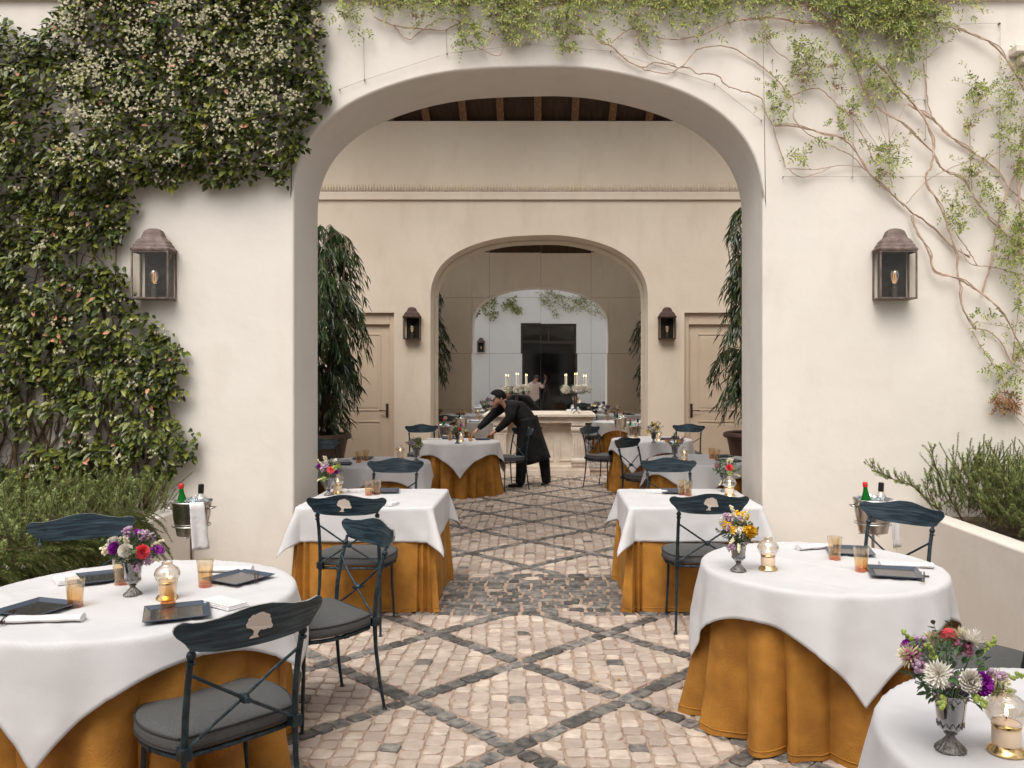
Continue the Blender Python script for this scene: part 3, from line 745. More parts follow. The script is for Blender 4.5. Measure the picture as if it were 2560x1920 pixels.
def skirt(shp, R, seed, label, cx, cy):
    rs = random.Random(seed); mb = MB(); n = 360 if shp == 'round' else 400; rows = 26
    nf = rs.choice([17, 18, 19]); ph = [rs.uniform(0, 6.28) for _ in range(5)]
    base = []
    if shp == 'round':
        for k in range(n): a = 2*PI*k/n; base.append((R*math.cos(a), R*math.sin(a), math.cos(a), math.sin(a), a, 0))
    else:
        per = []
        q = 100
        for side in range(4):
            for k in range(q):
                s_ = -1+2*k/q; per.append((side, s_))
        for side, s_ in per:
            x, y = R, s_*R; nx, ny = 1, 0
            cr = abs(s_)
            if cr > .96:
                t_ = (cr-.96)/.04*PI/4; nx, ny = math.cos(t_), math.copysign(math.sin(t_), s_)
                x, y = R-.03+.03*math.cos(t_), math.copysign(R-.03+.03*math.sin(t_), s_)
            for _ in range(side): x, y, nx, ny = -y, x, -ny, nx
            base.append((x, y, nx, ny, s_, 1))
    for r_ in range(rows+1):
        t = r_/rows; z = TZ-.004-(TZ-.004-.007)*t
        for k, (x, y, nx, ny, a, sq) in enumerate(base):
            if not sq:
                w_ = a*nf+1.3*math.sin(a*2+ph[0])+.8*math.sin(a*5+ph[1])
                f = abs(math.sin(w_/2))**.85          # broad rounded tubes, narrow deep valleys
                amp = .145+.055*math.sin(a*3+ph[4])+.045*math.sin(a*7+ph[1]); out = .002-.080*t+(amp*t**1.25)*f+.008*t*math.sin(a*29+ph[2])
                zz = z
            else:
                cr = abs(a); f = 0
                if .80 < cr < .985: f = math.cos((cr-.80)/.185*PI*4)
                out = .004+.020*t+.030*t**.7*f+.006*t*math.sin(a*9+ph[0])+ (.03*t if cr > .97 else 0); zz = z
            lag = .008*t*math.sin(a*17+ph[3])
            mb.v.append((x+nx*out-ny*lag, y+ny*out+nx*lag, zz+(.004*math.sin(k*.31) if r_ == rows else 0)))
    for r_ in range(rows):
        for k in range(n): mb.face((r_*n+k, (r_+1)*n+k, (r_+1)*n+(k+1)%n, r_*n+(k+1)%n))
    mb.face([k for k in range(n)])
    o = mb.build('table_skirt', M['velvet'], smooth='auto', angle=60, loc=(cx,cy,0))
    hm = MB(); hm.tube([mb.v[(rows-1)*n+k] for k in list(range(n))+[0]], .0035, 5, cap=False); hm.build('hem', M['velvet'], o, smooth=True)
    return tag(o, label, 'table skirt', 'ochre velvet skirts of the dining tables')
def table(shp, R, label, cx, cy):
    t = thing('dining_table', label, 'table', (cx,cy,0), 0, 'dining tables under cloths')
    m = MB()
    if shp == 'round': m.lathe([(0,TZ-.03),(R-.012,TZ-.03),(R-.006,TZ-.02),(R-.006,TZ-.008),(0,TZ-.008)], 48)
    else: m.box(-R+.006, R-.006, -R+.006, R-.006, TZ-.03, TZ-.008)
    m.build('tabletop', M['wood'], t, smooth='auto')
    m = MB(); m.lathe([(0,0),(.22,0),(.22,.02),(.05,.05),(.035,.10),(.035,TZ-.05),(.12,TZ-.031),(0,TZ-.031)], 20); m.build('pedestal', M['iron'], t, smooth='auto')
    return t
TB = {
 'T1': ('round', .65, -1.78, 3.60, .78, PI/4+.02, 'the big round table at the left front'),
 'T2': ('round', .56, 1.375, 4.15, .74, PI/4-.03, 'the round table at the right front'),
 'T3': ('round', .57, 1.47, 2.10, .76, PI/4+.3, 'the table in the bottom right corner'),
 'T4': ('square', .475, -1.30, 6.46, .745, .0, 'the square table at the left of the arch'),
 'T5': ('square', .465, 1.09, 6.46, .735, .0, 'the square table at the right of the arch'),
 'T6': ('round', .58, -1.87, 9.15, .745, .35, 'the round table just inside the arch at left'),
 'T7': ('round', .56, -1.24, 12.05, .745, PI/4+.12, 'the round table the waiter is laying'),
 'T8': ('round', .57, 1.59, 12.40, .745, PI/4-.55, 'the distant round table by the right end of the mirror'),
 'T9': ('round', .60, 1.80, 9.40, .76, .5, 'the round table just inside the arch at right'),
}
for i, (k, (shp, R, cx, cy, S, rot, d)) in enumerate(TB.items()):
    table(shp, R, d[4:] + ', hidden under its cloths', cx, cy)
    skirt(shp, R, 40+i*3, 'floor-length ochre velvet skirt of %s' % d, cx, cy)
    cloth(shp, R+.012, S, rot, 90+i, 'tablecloth', 'white linen cloth draped over %s' % d, cx, cy)

# ------------------------------------------------------------------ tableware
TOP = TZ+.0095
def make_glass():
    m = MB(); t = thing('tumbler', '', 'glass', group='amber tumblers on the tables')
    m.lathe([(0,0),(.026,0),(.028,.004),(.031,.05),(.0375,.118),(.0360,.118),(.0295,.05),(.0255,.014),(0,.012)], 24); m.build('glass_body', M['amber'], t, smooth='auto'); return t
def make_glass1():
    m = MB()
    m.lathe([(.001,.001),(.026,.001),(.028,.004),(.031,.05),(.0375,.118),(.0358,.118),(.0293,.05),(.0252,.016),(.001,.013)], 24)
    return m.build('tumbler', M['amber'], smooth='auto')
g0 = None
def glass(p, lb):
    global g0
    if g0 is None: g0 = make_glass1(); o = g0
    else: o = g0.copy(); col.objects.link(o)
    o.location = (p.x, p.y, TOP); o.rotation_euler = (0,0,rnd(0,6)); tag(o, lb, 'glass', 'amber tumblers on the tables')
def make_tray():
    t = thing('serving_plate', '', 'plate', group='square black plates on the tables')
    m = MB(); a, b = .088, .112
    m.box(-a, a, -a, a, .003, .007)
    m.build('plate_well', M['tray'], t)
    m = MB()
    P0 = [(-a,-a,.004),(a,-a,.004),(a,a,.004),(-a,a,.004)]; P1 = [(-b,-b,.018),(b,-b,.018),(b,b,.018),(-b,b,.018)]; P2 = [(-b-.003,-b-.003,.016),(b+.003,-b-.003,.016),(b+.003,b+.003,.016),(-b-.003,b+.003,.016)]; P3 = [(-a+.004,-a+.004,.0),(a-.004,-a+.004,.0),(a-.004,a-.004,.0),(-a+.004,a-.004,.0)]
    m.v += P0+P1+P2+P3
    for k in range(4):
        j = (k+1)%4
        m.face((k, j, 4+j, 4+k)); m.face((4+k, 4+j, 8+j, 8+k)); m.face((8+k, 8+j, 12+j, 12+k))
    m.face((12,13,14,15)[::-1]); m.build('rim', M['tray_rim'], t); return t
t0 = None
def tray(p, rz, lb, s=1):
    global t0
    if t0 is None: t0 = make_tray(); o = t0; o['label'] = lb
    else: o = dup(t0, lb, (0,0,0), 0)
    o.location = (p.x, p.y, TOP); o.rotation_euler = (0,0,rz); o.scale = (s,s,1)
def make_vase():
    t = thing('flower_vase', '', 'vase', group='silver footed vases on the tables')
    m = MB(); m.lathe([(0,0),(.036,0),(.037,.004),(.030,.012),(.016,.026),(.010,.034),(.010,.040),(.016,.043),(.010,.047)], 36, flute=.05, nfl=18); m.build('foot', M['silver'], t, smooth='auto')
    m = MB(); m.lathe([(.004,.047),(.020,.050),(.028,.060),(.033,.085),(.038,.125),(.043,.145),(.041,.145),(.036,.125),(.031,.085),(.025,.062),(.004,.056)], 36, flute=.02, nfl=12); m.build('cup', M['vaseglass'], t, smooth='auto')
    for z, r_ in ((.068,.0315),(.136,.0415)):
        m = MB()
        for k in range(12):
            a = 2*PI*k/12; a2 = a+PI/12; a3 = a+PI/6
            m.tube([(r_*math.cos(a)*.99, r_*math.sin(a)*.99, z-.007),(r_*1.01*math.cos(a2), r_*1.01*math.sin(a2), z+.007),(r_*.99*math.cos(a3), r_*.99*math.sin(a3), z-.007)], .0016, 4)
        m.build('ornament_band', M['silver'], t)
    return t
v0 = None
def vase(p, lb):
    global v0
    if v0 is None: v0 = make_vase(); o = v0; o['label'] = lb
    else: o = dup(v0, lb, (0,0,0), 0)
    o.location = (p.x, p.y, TOP)
def make_lamp():
    t = thing('oil_lamp', '', 'lamp', group='lit glass oil lamps on the tables')
    m = MB(); m.lathe([(0,0),(.043,0),(.045,.004),(.040,.012),(.034,.018),(.033,.022)], 28); m.build('brass_foot', M['brass'], t, smooth='auto')
    m = MB(); m.lathe([(.031,.019),(.034,.023),(.034,.070),(.031,.074),(.006,.078),(.004,.082),(0,.082)], 28); m.build('oil_reservoir', M['wax'], t, smooth='auto')
    m = MB(); m.lathe([(.0350,.064),(.0352,.074),(.0300,.0745)], 28); m.build('collar', M['brass'], t, smooth=True)
    m = MB(); m.lathe([(.036,.073),(.042,.080),(.051,.097),(.052,.108),(.045,.126),(.030,.138),(.022,.143),(.020,.150),(.023,.155),(.021,.155),(.0185,.150),(.020,.142)], 28); m.build('globe', M['globe'], t, smooth=True)
    m = MB(); m.tube([(0,0,.080),(0,0,.090)], .002, 6); m.build('wick', M['piping'], t)
    m = MB(); m.lathe([(0,.088),(.0035,.092),(.0045,.098),(.003,.108),(.0005,.118)], 10); m.build('flame', M['flame'], t, smooth=True); return t
o0 = None
def lamp(p, lb):
    global o0
    if o0 is None: o0 = make_lamp(); o = o0; o['label'] = lb
    else: o = dup(o0, lb, (0,0,0), 0)
    o.location = (p.x, p.y, TOP)
def napkin(p, rz, lb, L=.24, roll=True):
    m = MB()
    if roll:
        P = []; n = 10
        for k in range(11):
            x = -L/2+L*k/10; r1 = .019+.002*math.sin(k*1.3)
            for q in range(n): a = 2*PI*q/n; m.v.append((x, r1*1.35*math.cos(a), .013+r1*.65*math.sin(a)))
        for k in range(10):
            for q in range(n): m.face((k*n+q, k*n+(q+1)%n, (k+1)*n+(q+1)%n, (k+1)*n+q))
        m.face(range(n)); m.face([110-n+q for q in range(n)][::-1])
        m.box(-L/2+.004, L/2-.004, .020, .045, .001, .005)
    else:
        for k in range(3): m.box(-L/2+.004*k, L/2-.002*k, -.05+.003*k, .05-.004*k, .001+.006*k, .0065+.006*k)
    o = m.build('napkin', M['napkin'], smooth='auto', bevel=.002, loc=(p.x, p.y, TOP)); o.rotation_euler = (0,0,rz)
    tag(o, lb, 'napkin', 'white napkins on the tables')
def chops(p, rz, lb):
    t = thing('chopsticks', lb, 'chopsticks', (p.x, p.y, TOP), rz, 'chopstick sets on the tables')
    m = MB(); m.tube([(-.11,.004,.012),(.10,.006,.010)], [.0022,.0036], 6); m.tube([(-.11,-.006,.012),(.10,-.008,.010)], [.0022,.0036], 6); m.build('sticks', M['chop'], t)
    m = MB(); m.box(.045, .062, -.03, .03, 0, .0065); m.build('chopstick_rest', M['tray'], t, bevel=.002)

def bouquet(p, seed, cols, lb, R=.085, hgt=.10, z0=.145, extra=''):
    rs = random.Random(seed); u = rs.uniform
    t = thing('flower_bouquet', lb, 'bouquet', (p.x, p.y, TOP), rs.uniform(-.3,.3), 'flower bouquets on the tables')
    def pt(k=1, up=True):
        while True:
            v = Vector((u(-1,1), u(-1,1), u(-.35,1)))
            if v.length <= 1: break
        v = v.normalized()*(v.length**.5 if k == 1 else k)
        w = 1.15 if v.z > 0 else 1.15+v.z*1.0
        return Vector((v.x*R*w, v.y*R*w, z0+.03+v.z*hgt)), v
    bi = [0]
    def bp(k):                                          # blooms spread over the dome by golden angle, first ones to the aisle side
        i = bi[0]; bi[0] += 1
        a = -PI/2+(i*2.399 if i else .3)+u(-.2,.2); zz = .12+.75*((i*.618+.25) % 1)
        rr = math.sqrt(1-zz*zz); v = Vector((rr*math.cos(a), rr*math.sin(a), zz))
        return Vector((v.x*R*1.05*k, v.y*R*1.05*k, z0+.03+v.z*hgt*k)), v
    m = MB()
    for k in range(16):
        q, _ = pt(); m.tube([(u(-.012,.012), u(-.012,.012), .062), (q.x*.25, q.y*.25, z0), tuple(q)], .0016, 4)
    for k in range(210):
        q, v = pt(.85*u(.3,1)**.4); d = Vector((v.x, v.y, v.z*.6+u(-.3,.6)))+Vector((u(-.5,.5),)*3)
        L = u(.014,.03); m.leaf(q, d, Vector((u(-1,1),u(-1,1),1)), L, L*u(.35,.6), droop=.2)
    for k in range(6):                                 # sprays reaching outwards
        a = u(0,6.28); e = u(.1,1.2); d = Vector((math.cos(a)*math.cos(e), math.sin(a)*math.cos(e), math.sin(e)))
        s0 = Vector((0,0,z0+.02)); L = R*u(1.5,1.95); m.tube([s0, s0+d*L], [.0014,.0007], 4)
        for j in range(9):
            q = s0+d*L*(.45+.06*j); sd = Vector((u(-1,1),u(-1,1),u(-1,1))).cross(d).normalized(); m.leaf(q, sd+d*.5, d, .022, .013)
    m.build('foliage', mat_cache('bq_leaf'), t)
    for (c, n, kind) in cols:
        for i in range(n):
            b = MB()
            if kind in ('big', 'mum'):
                q, v = bp(.95); v = v.normalized(); q += v*.006
                rad = u(.025,.031) if kind == 'big' else u(.034,.041)
                N_ = 60
                for j in range(N_):
                    z = 1-1.35*(j+.5)/N_; a = j*2.39996; rr = math.sqrt(max(0, 1-z*z)); dl = Vector((rr*math.cos(a), rr*math.sin(a), z))
                    qm = Vector((0,0,1)).rotation_difference(v); d = qm @ dl
                    if kind == 'big': b.leaf(q+d*rad*.35, d+v*.5*rr, v, rad*.8, rad*.8, fold=.3)
                    else: b.leaf(q, d+v*.15, v, rad*u(.85,1.1), rad*.24, fold=.2)
                b.build('bloom', mat_cache(c), t)
            else:                                       # a cluster of tiny florets
                q0, v = pt(.98); q0 += v*u(.0,.022); mm_ = 16 if kind == 'sprig' else 42
                if kind == 'cluster': q0, v = bp(u(.85,1.08)) if u(0,1) < .6 else (q0, v)
                for j in range(mm_):
                    if kind == 'sprig': q = q0+v.normalized()*(.055*j/mm_-.01)+Vector((u(-1,1),u(-1,1),u(-1,1)))*.005
                    else: q = q0+Vector((u(-1,1),u(-1,1),u(-1,1))).normalized()*.024*u(.3,1)
                    b.ball(q, u(.0038,.0068), 5, 4)
                b.build('floret_cluster', mat_cache(c), t)
_mc = {'bq_leaf': mat('bouquet_leaf', (.035,.075,.022), .5, island=.5, c3=(.12,.17,.07)), 'white': mat('petal_white', (.80,.76,.68), .6, island=.08), 'cream': mat('petal_cream', (.72,.66,.44), .6, island=.1),
 'pink': mat('petal_pink', (.42,.13,.22), .6, island=.2), 'lilac': mat('petal_lilac', (.46,.30,.42), .6, island=.25), 'purple': mat('petal_purple', (.32,.02,.36), .6, island=.3), 'coral': mat('petal_coral', (.85,.14,.17), .6, island=.15),
 'yellow': mat('petal_yellow', (.72,.42,.01), .6, island=.2), 'green': mat('petal_lime', (.30,.38,.08), .6, island=.2)}
def mat_cache(k): return _mc[k]

# left front table
D1 = 'the left front table'
glass(onz(188,1516), 'amber tumbler behind the napkin roll on %s' % D1); glass(onz(420,1520), 'amber tumbler directly in front of the oil lamp on %s' % D1)
glass(onz(513,1466), 'amber tumbler touching the rear right plate on %s' % D1); glass(onz(303,1461), 'amber tumbler half hidden behind the vase on %s' % D1)
tray(onz(92,1526), -.30, 'black plate at the left edge of %s' % D1); tray(onz(443,1536), .42, 'black plate behind the emblem chair on %s' % D1, 1.05)
tray(onz(597,1449), -.50, 'black plate at the right rear of %s' % D1); tray(onz(262,1447), .55, 'black plate behind the vase on %s' % D1)
napkin(onz(115,1554), .10, 'long rolled napkin in front of the left plate on %s' % D1, .27); napkin(onz(168,1452), -.9, 'folded napkin standing near the far left chair on %s' % D1, .16, False)
napkin(onz(565,1429), .06, 'rolled napkin behind the right rear plate on %s' % D1, .25); napkin(onz(560,1512), -.6, 'flat napkin beside the emblem chair on %s' % D1, .2, False)
chops(onz(640,1447), 1.9, 'chopsticks on a rest beside the right rear plate on %s' % D1); chops(onz(18,1548), -1.2, 'dark red chopsticks cut off by the left photo edge')
p = onz(332,1487); vase(p, 'silver footed vase with the pink and purple bouquet on %s' % D1)
bouquet(p, 3, [('white',1,'big'),('cream',3,'cluster'),('coral',1,'big'),('purple',2,'big'),('lilac',9,'cluster'),('white',1,'big'),('purple',3,'cluster'),('cream',5,'sprig')], 'bouquet with coral pink and purple blooms on %s' % D1, .076, .10)
lamp(onz(418,1496), 'lit oil lamp with glass globe on %s' % D1)
D2 = 'the right round table'
p = onz(1846,1427); vase(p, 'silver footed vase holding yellow flowers on %s' % D2)
bouquet(p, 5, [('yellow',11,'cluster'),('white',1,'big'),('yellow',1,'big'),('lilac',7,'cluster'),('cream',6,'sprig'),('white',4,'cluster')], 'yellow mimosa bouquet with one white carnation on %s' % D2, .068, .10)
lamp(onz(1920,1423), 'lit oil lamp beside the yellow bouquet on %s' % D2)
glass(onz(2087,1399), 'amber tumbler in front of the rear plate on %s' % D2); glass(onz(2153,1428), 'amber tumbler nearer the camera on %s' % D2)
tray(onz(2236,1436), -.28, 'black plate with chopsticks beside it on %s' % D2); tray(onz(2124,1381), -.22, 'black plate at the rear of %s' % D2)
napkin(onz(2265,1418), -.12, 'rolled napkin behind the front plate on %s' % D2, .25); napkin(onz(2035,1372), .3, 'rolled napkin left of the rear plate on %s' % D2, .2)
chops(onz(2306,1447), 1.15, 'chopsticks on a black rest beside the plate on %s' % D2)
D3 = 'the corner table at bottom right'
p = onz(2376,1874); vase(p, 'large near silver footed vase on %s' % D3)
bouquet(p, 8, [('white',1,'big'),('cream',4,'mum'),('white',2,'mum'),('purple',2,'big'),('coral',1,'big'),('lilac',6,'cluster'),('pink',3,'cluster'),('green',7,'sprig'),('cream',1,'big')], 'big mixed bouquet of white daisies and purple blooms on %s' % D3, .100, .108)
lamp(onz(2516,1879), 'lit oil lamp at the right photo edge on %s' % D3)
D4 = 'the left square table'
p = onz(822,1238); vase(p, 'silver vase at the far left corner of %s' % D4)
bouquet(p, 11, [('coral',1,'mum'),('white',1,'mum'),('purple',2,'big'),('cream',5,'sprig'),('lilac',3,'cluster'),('green',3,'cluster')], 'bouquet with a red and white dahlia on %s' % D4, .072, .10)
lamp(onz(844,1233), 'oil lamp behind the vase on %s' % D4)
glass(onz(922,1238), 'left of two tumblers on %s' % D4); glass(onz(942,1236), 'right of two tumblers on %s' % D4)
tray(onz(962,1230), .15, 'black plate behind the tumblers on %s' % D4); napkin(onz(900,1228), .5, 'napkin left of the plate on %s' % D4, .2, False); napkin(onz(975,1262), 1.2, 'small folded napkin at the front of %s' % D4, .12, False)
D5 = 'the right square table'
p = onz(1813,1229); vase(p, 'silver vase at the far right corner of %s' % D5)
bouquet(p, 14, [('coral',1,'big'),('white',1,'big'),('pink',2,'cluster'),('cream',4,'sprig'),('green',2,'cluster')], 'dark green bouquet with coral and white roses on %s' % D5, .08, .085)
lamp(onz(1824,1240), 'oil lamp with glowing globe in front of the vase on %s' % D5)
glass(onz(1704,1237), 'left of two tumblers on %s' % D5); glass(onz(1720,1239), 'right of two tumblers on %s' % D5)
tray(onz(1690,1231), -.1, 'black plate behind the tumblers on %s' % D5); napkin(onz(1642,1231), -.4, 'folded napkin left of the plate on %s' % D5, .16, False)
D6 = 'the inner left table'
glass(onz(897,1156), 'front of two tumblers on %s' % D6); glass(onz(914,1151), 'rear of two tumblers on %s' % D6)
tray(onz(908,1147), .1, 'black plate behind the tumblers on %s' % D6); tray(onz(852,1161), .3, 'black plate nearer the pillar on %s' % D6)
napkin(onz(850,1151), .3, 'napkin beside the pillar on %s' % D6, .22, False); lamp(onz(1001,1147), 'lit oil lamp on %s' % D6)
p = onz(1041,1153); vase(p, 'silver vase with green bouquet on %s' % D6); bouquet(p, 17, [('green',1,'big'),('green',3,'cluster'),('lilac',4,'cluster')], 'dark leafy bouquet with one lime green bloom on %s' % D6, .072, .09)
D7 = 'the waiter\'s table'
p = onz(1143,1109); vase(p, 'silver vase on %s' % D7); bouquet(p, 19, [('coral',1,'big'),('cream',6,'cluster'),('white',1,'big'),('purple',2,'cluster')], 'cream bouquet with one bright red bloom on %s' % D7, .09, .09)
glass(onz(1125,1101), 'tumbler left of the vase on %s' % D7); glass(onz(1176,1103), 'tumbler the waiter is setting down on %s' % D7); lamp(onz(1153,1103), 'oil lamp behind the vase on %s' % D7)
tray(onz(1118,1097), .1, 'black plate left of the vase on %s' % D7); tray(onz(1207,1099), .1, 'black plate under the waiter\'s hand on %s' % D7); napkin(onz(1086,1099), .0, 'napkin at the left end of %s' % D7, .22, False)
D8 = 'the far right table'
p = onz(1634,1107); vase(p, 'silver vase on %s' % D8); bouquet(p, 23, [('yellow',4,'cluster'),('white',1,'big'),('cream',4,'sprig'),('lilac',3,'cluster')], 'yellow green bouquet on %s' % D8, .095, .10)
lamp(onz(1647,1101), 'oil lamp right of the vase on %s' % D8); tray(onz(1660,1098), 0, 'black plate on %s' % D8)
glass(onz(1590,1101), 'tumbler left of the vase on %s' % D8)
D9 = 'the inner right table'
p = onz(1687,1145); vase(p, 'silver vase on %s' % D9); bouquet(p, 29, [('yellow',2,'cluster'),('pink',3,'cluster'),('lilac',2,'cluster')], 'leafy bouquet with pink and yellow florets on %s' % D9, .08, .08)
lamp(onz(1711,1153), 'lit oil lamp right of the vase on %s' % D9); glass(onz(1779,1146), 'rear of two tumblers on %s' % D9); glass(onz(1792,1151), 'front of two tumblers on %s' % D9)
tray(onz(1805,1142), .1, 'black plate behind the tumblers on %s' % D9); tray(onz(1822,1153), .2, 'black plate nearest the right pillar on %s' % D9)

# ------------------------------------------------------------------ ice buckets on stands
def bucket(x, y, lb, small=False):
    t = thing('ice_bucket_stand', lb, 'ice bucket', (x,y,0), 0, 'steel ice buckets on stands')
    m = MB(); m.lathe([(0,0),(.13,0),(.13,.008),(.03,.02),(.012,.03)], 24); m.build('base', M['steel'], t, smooth='auto')
    m = MB(); m.tube([(0,0,.02),(0,0,.655)], .011, 12); m.build('pole', M['steel'], t, smooth='auto')
    m = MB(); m.tube([(.118*math.cos(a*PI/16), .118*math.sin(a*PI/16), .73) for a in range(33)], .004, 6, cap=False); m.tube([(-.095,0,.660),(.095,0,.660)], .005, 6); m.tube([(0,-.095,.660),(0,.095,.660)], .005, 6); m.build('holder_ring', M['steel'], t, smooth=True)
    m = MB(); m.lathe([(0,.667),(.088,.667),(.092,.672),(.116,.80),(.124,.875),(.130,.885),(.128,.890),(.120,.880),(.112,.80),(.088,.68),(0,.68)], 32); bk = m.build('bucket', M['steel'], t, smooth='auto')
    for sx in (-1,1):
        m = MB(); m.tube([(sx*.118,-.03,.84),(sx*.145,-.03,.845),(sx*.15,0,.846),(sx*.145,.03,.845),(sx*.118,.03,.84)], .006, 8); m.build('handle', M['steel'], bk, smooth=True)
    m = MB(); r = random.Random(int(x*100))
    for k in range(34): 
        a, q = r.uniform(0,6.28), r.uniform(0,.095); mx = Matrix.Translation((q*math.cos(a), q*math.sin(a), r.uniform(.85,.90))) @ Matrix.Rotation(r.uniform(0,3), 4, Vector((r.random(), r.random(), 1)))
        m.box(-.015,.015,-.015,.015,-.015,.015, 0, mx)
    o = tag(m.build('ice_cubes', M['ice'], bevel=.003, loc=(x,y,0)), 'clear ice cubes heaped in %s' % lb.split(',')[0], 'ice', kind='stuff')
def bottle(x, y, z, kind, lb, lean=(0,0)):
    t = thing('bottle', lb, 'bottle', (x,y,z), 0); t.rotation_euler = (lean[0], lean[1], 0)
    m = MB()
    if kind == 'green':
        m.lathe([(0,0),(.034,0),(.036,.01),(.036,.12),(.030,.16),(.016,.205),(.013,.23),(.013,.25)], 18); m.build('glass_body', M['greenglass'], t, smooth='auto')
        m = MB(); m.lathe([(.0145,.235),(.016,.24),(.016,.262),(.012,.268),(0,.268)], 14); m.build('cap', M['redcap'], t, smooth='auto')
        m = MB(); m.lathe([(.0366,.03),(.0368,.035),(.0368,.10),(.0366,.105)], 18); m.build('label_band', M['white_shade'], t, smooth=True)
    else:
        m.lathe([(0,0),(.038,0),(.040,.01),(.040,.14),(.034,.18),(.017,.20),(.015,.22),(.015,.24)], 18); m.build('glass_body', M['clear'], t, smooth='auto')
        m = MB(); m.lathe([(.0165,.205),(.018,.21),(.018,.262),(.013,.266),(0,.266)], 14); m.build('cap', M['blackcap'], t, smooth='auto')
def towel(x, y, lb):
    m = MB(); n = 9; rows = 12
    for r_ in range(rows+1):
        t = r_/rows; z = .893-.30*t
        for k in range(n+1):
            s_ = k/n; m.v.append((.150+.012*t+.008*math.sin(s_*9+1)*t+(-.012 if r_ == 0 else 0), -.055+.11*s_*(.8+.2*t)+.01*t, z+(.004 if r_ == 1 else 0)))
    for r_ in range(rows):
        for k in range(n): a = r_*(n+1)+k; m.face((a, a+1, a+n+2, a+n+1))
    o = m.build('towel', M['napkin'], smooth=True, solid=.006, loc=(x,y,0)); o.rotation_euler = (0,0,-.9); tag(o, lb, 'towel', 'white service towels on the buckets')
for (x, y, w_) in ((-2.30, 5.42, 'left'), (2.17, 5.5, 'right')):
    bucket(x, y, 'steel ice bucket on a slim stand at the %s' % w_)
    bottle(x-.045, y-.02, .735, 'green', 'green glass water bottle with a red cap in the ice bucket at the %s' % w_, (0,-.06))
    bottle(x+.045, y+.01, .73, 'clear', 'clear bottle with a black cap in the ice bucket at the %s' % w_, (0,.05))
    towel(x, y, 'white towel hanging on the ice bucket at the %s' % w_)
bucket(-1.62, 13.62, 'distant steel ice bucket behind the waiter\'s table, near the mirror')
bottle(-1.65, 13.60, .735, 'green', 'green bottle with red cap in the bucket behind the waiter\'s table')
bucket(1.46, 13.62, 'distant steel ice bucket in front of the right end of the mirror')
bottle(1.40, 13.60, .735, 'green', 'green bottle with red cap in the bucket by the right end of the mirror'); bottle(1.52, 13.62, .735, 'clear', 'clear bottle in the bucket by the right end of the mirror')

# ------------------------------------------------------------------ candelabra on the console
def candelabrum(x, lb, seed):
    y = 14.36; z = 1.051; u = random.Random(seed).uniform
    t = thing('candelabrum', lb, 'candelabrum', (x,y,z), 0, 'candelabra on the stone console')
    m = MB()
    for k in range(4): a = PI/4+k*PI/2; m.tube([(.075*math.cos(a), .075*math.sin(a), .004),(.05*math.cos(a), .05*math.sin(a), .03),(.012*math.cos(a), .012*math.sin(a), .05),(0,0,.09)], .006, 6)
    m.tube([(0,0,.05),(0,0,.13),(0,0,.37)], [.008,.012,.008], 8)
    arms = [(-.17,0,.42),(.01,-.03,.44),(.17,.02,.42)]
    for (ax, ay, az) in arms: m.tube([(0,0,.35),(ax*.5,ay*.5,.34),(ax,ay,az-.03)], .006, 6)
    m.build('stand', M['copper2'], t, smooth=True)
    for (ax, ay, az) in arms:
        h = u(.20,.24); c = MB(); c.tube([(ax,ay,az-.02),(ax,ay,az+h)], [.0125,.0115], 10); cd = c.build('candle', M['candle'], t, smooth='auto')
        f = MB(); f.lathe([(0,.0),(.005,.006),(.0065,.014),(.003,.028),(0,.036)], 8, (ax,ay,az+h+.001)); f.build('flame', M['flame'], cd, smooth=True)
    for (bx, by, bz, r) in ((-.18,-.05,.41,.080),(.03,-.06,.42,.072),(.12,-.02,.44,.060),(.20,-.03,.43,.062),(.0,.06,.42,.06)):
        b = MB()
        for k in range(60):
            zz = 1-1.8*(k+.5)/60; a = k*2.4; rr = math.sqrt(max(0,1-zz*zz)); d = Vector((rr*math.cos(a), rr*math.sin(a), zz)); b.leaf(Vector((bx,by,bz))+d*r*.5, d+Vector((u(-.4,.4),u(-.4,.4),u(-.4,.4))), Vector((0,0,1)), r*.6, r*.7)
        b.build('white_bloom', _mc['white'], t)
    b = MB()
    for k in range(110):
        p = Vector((u(-.26,.26), u(-.07,.07), u(.34,.46))); b.leaf(p, Vector((u(-1,1),u(-1,.5),u(-.4,1))), Vector((0,0,1)), .045, .018)
    b.build('foliage', _mc['bq_leaf'], t)
candelabrum(-.50, 'candelabrum with white blooms and lit candles on the console behind the waiter', 5)
candelabrum(.545, 'candelabrum with white blooms and lit candles on the right end of the console', 6)

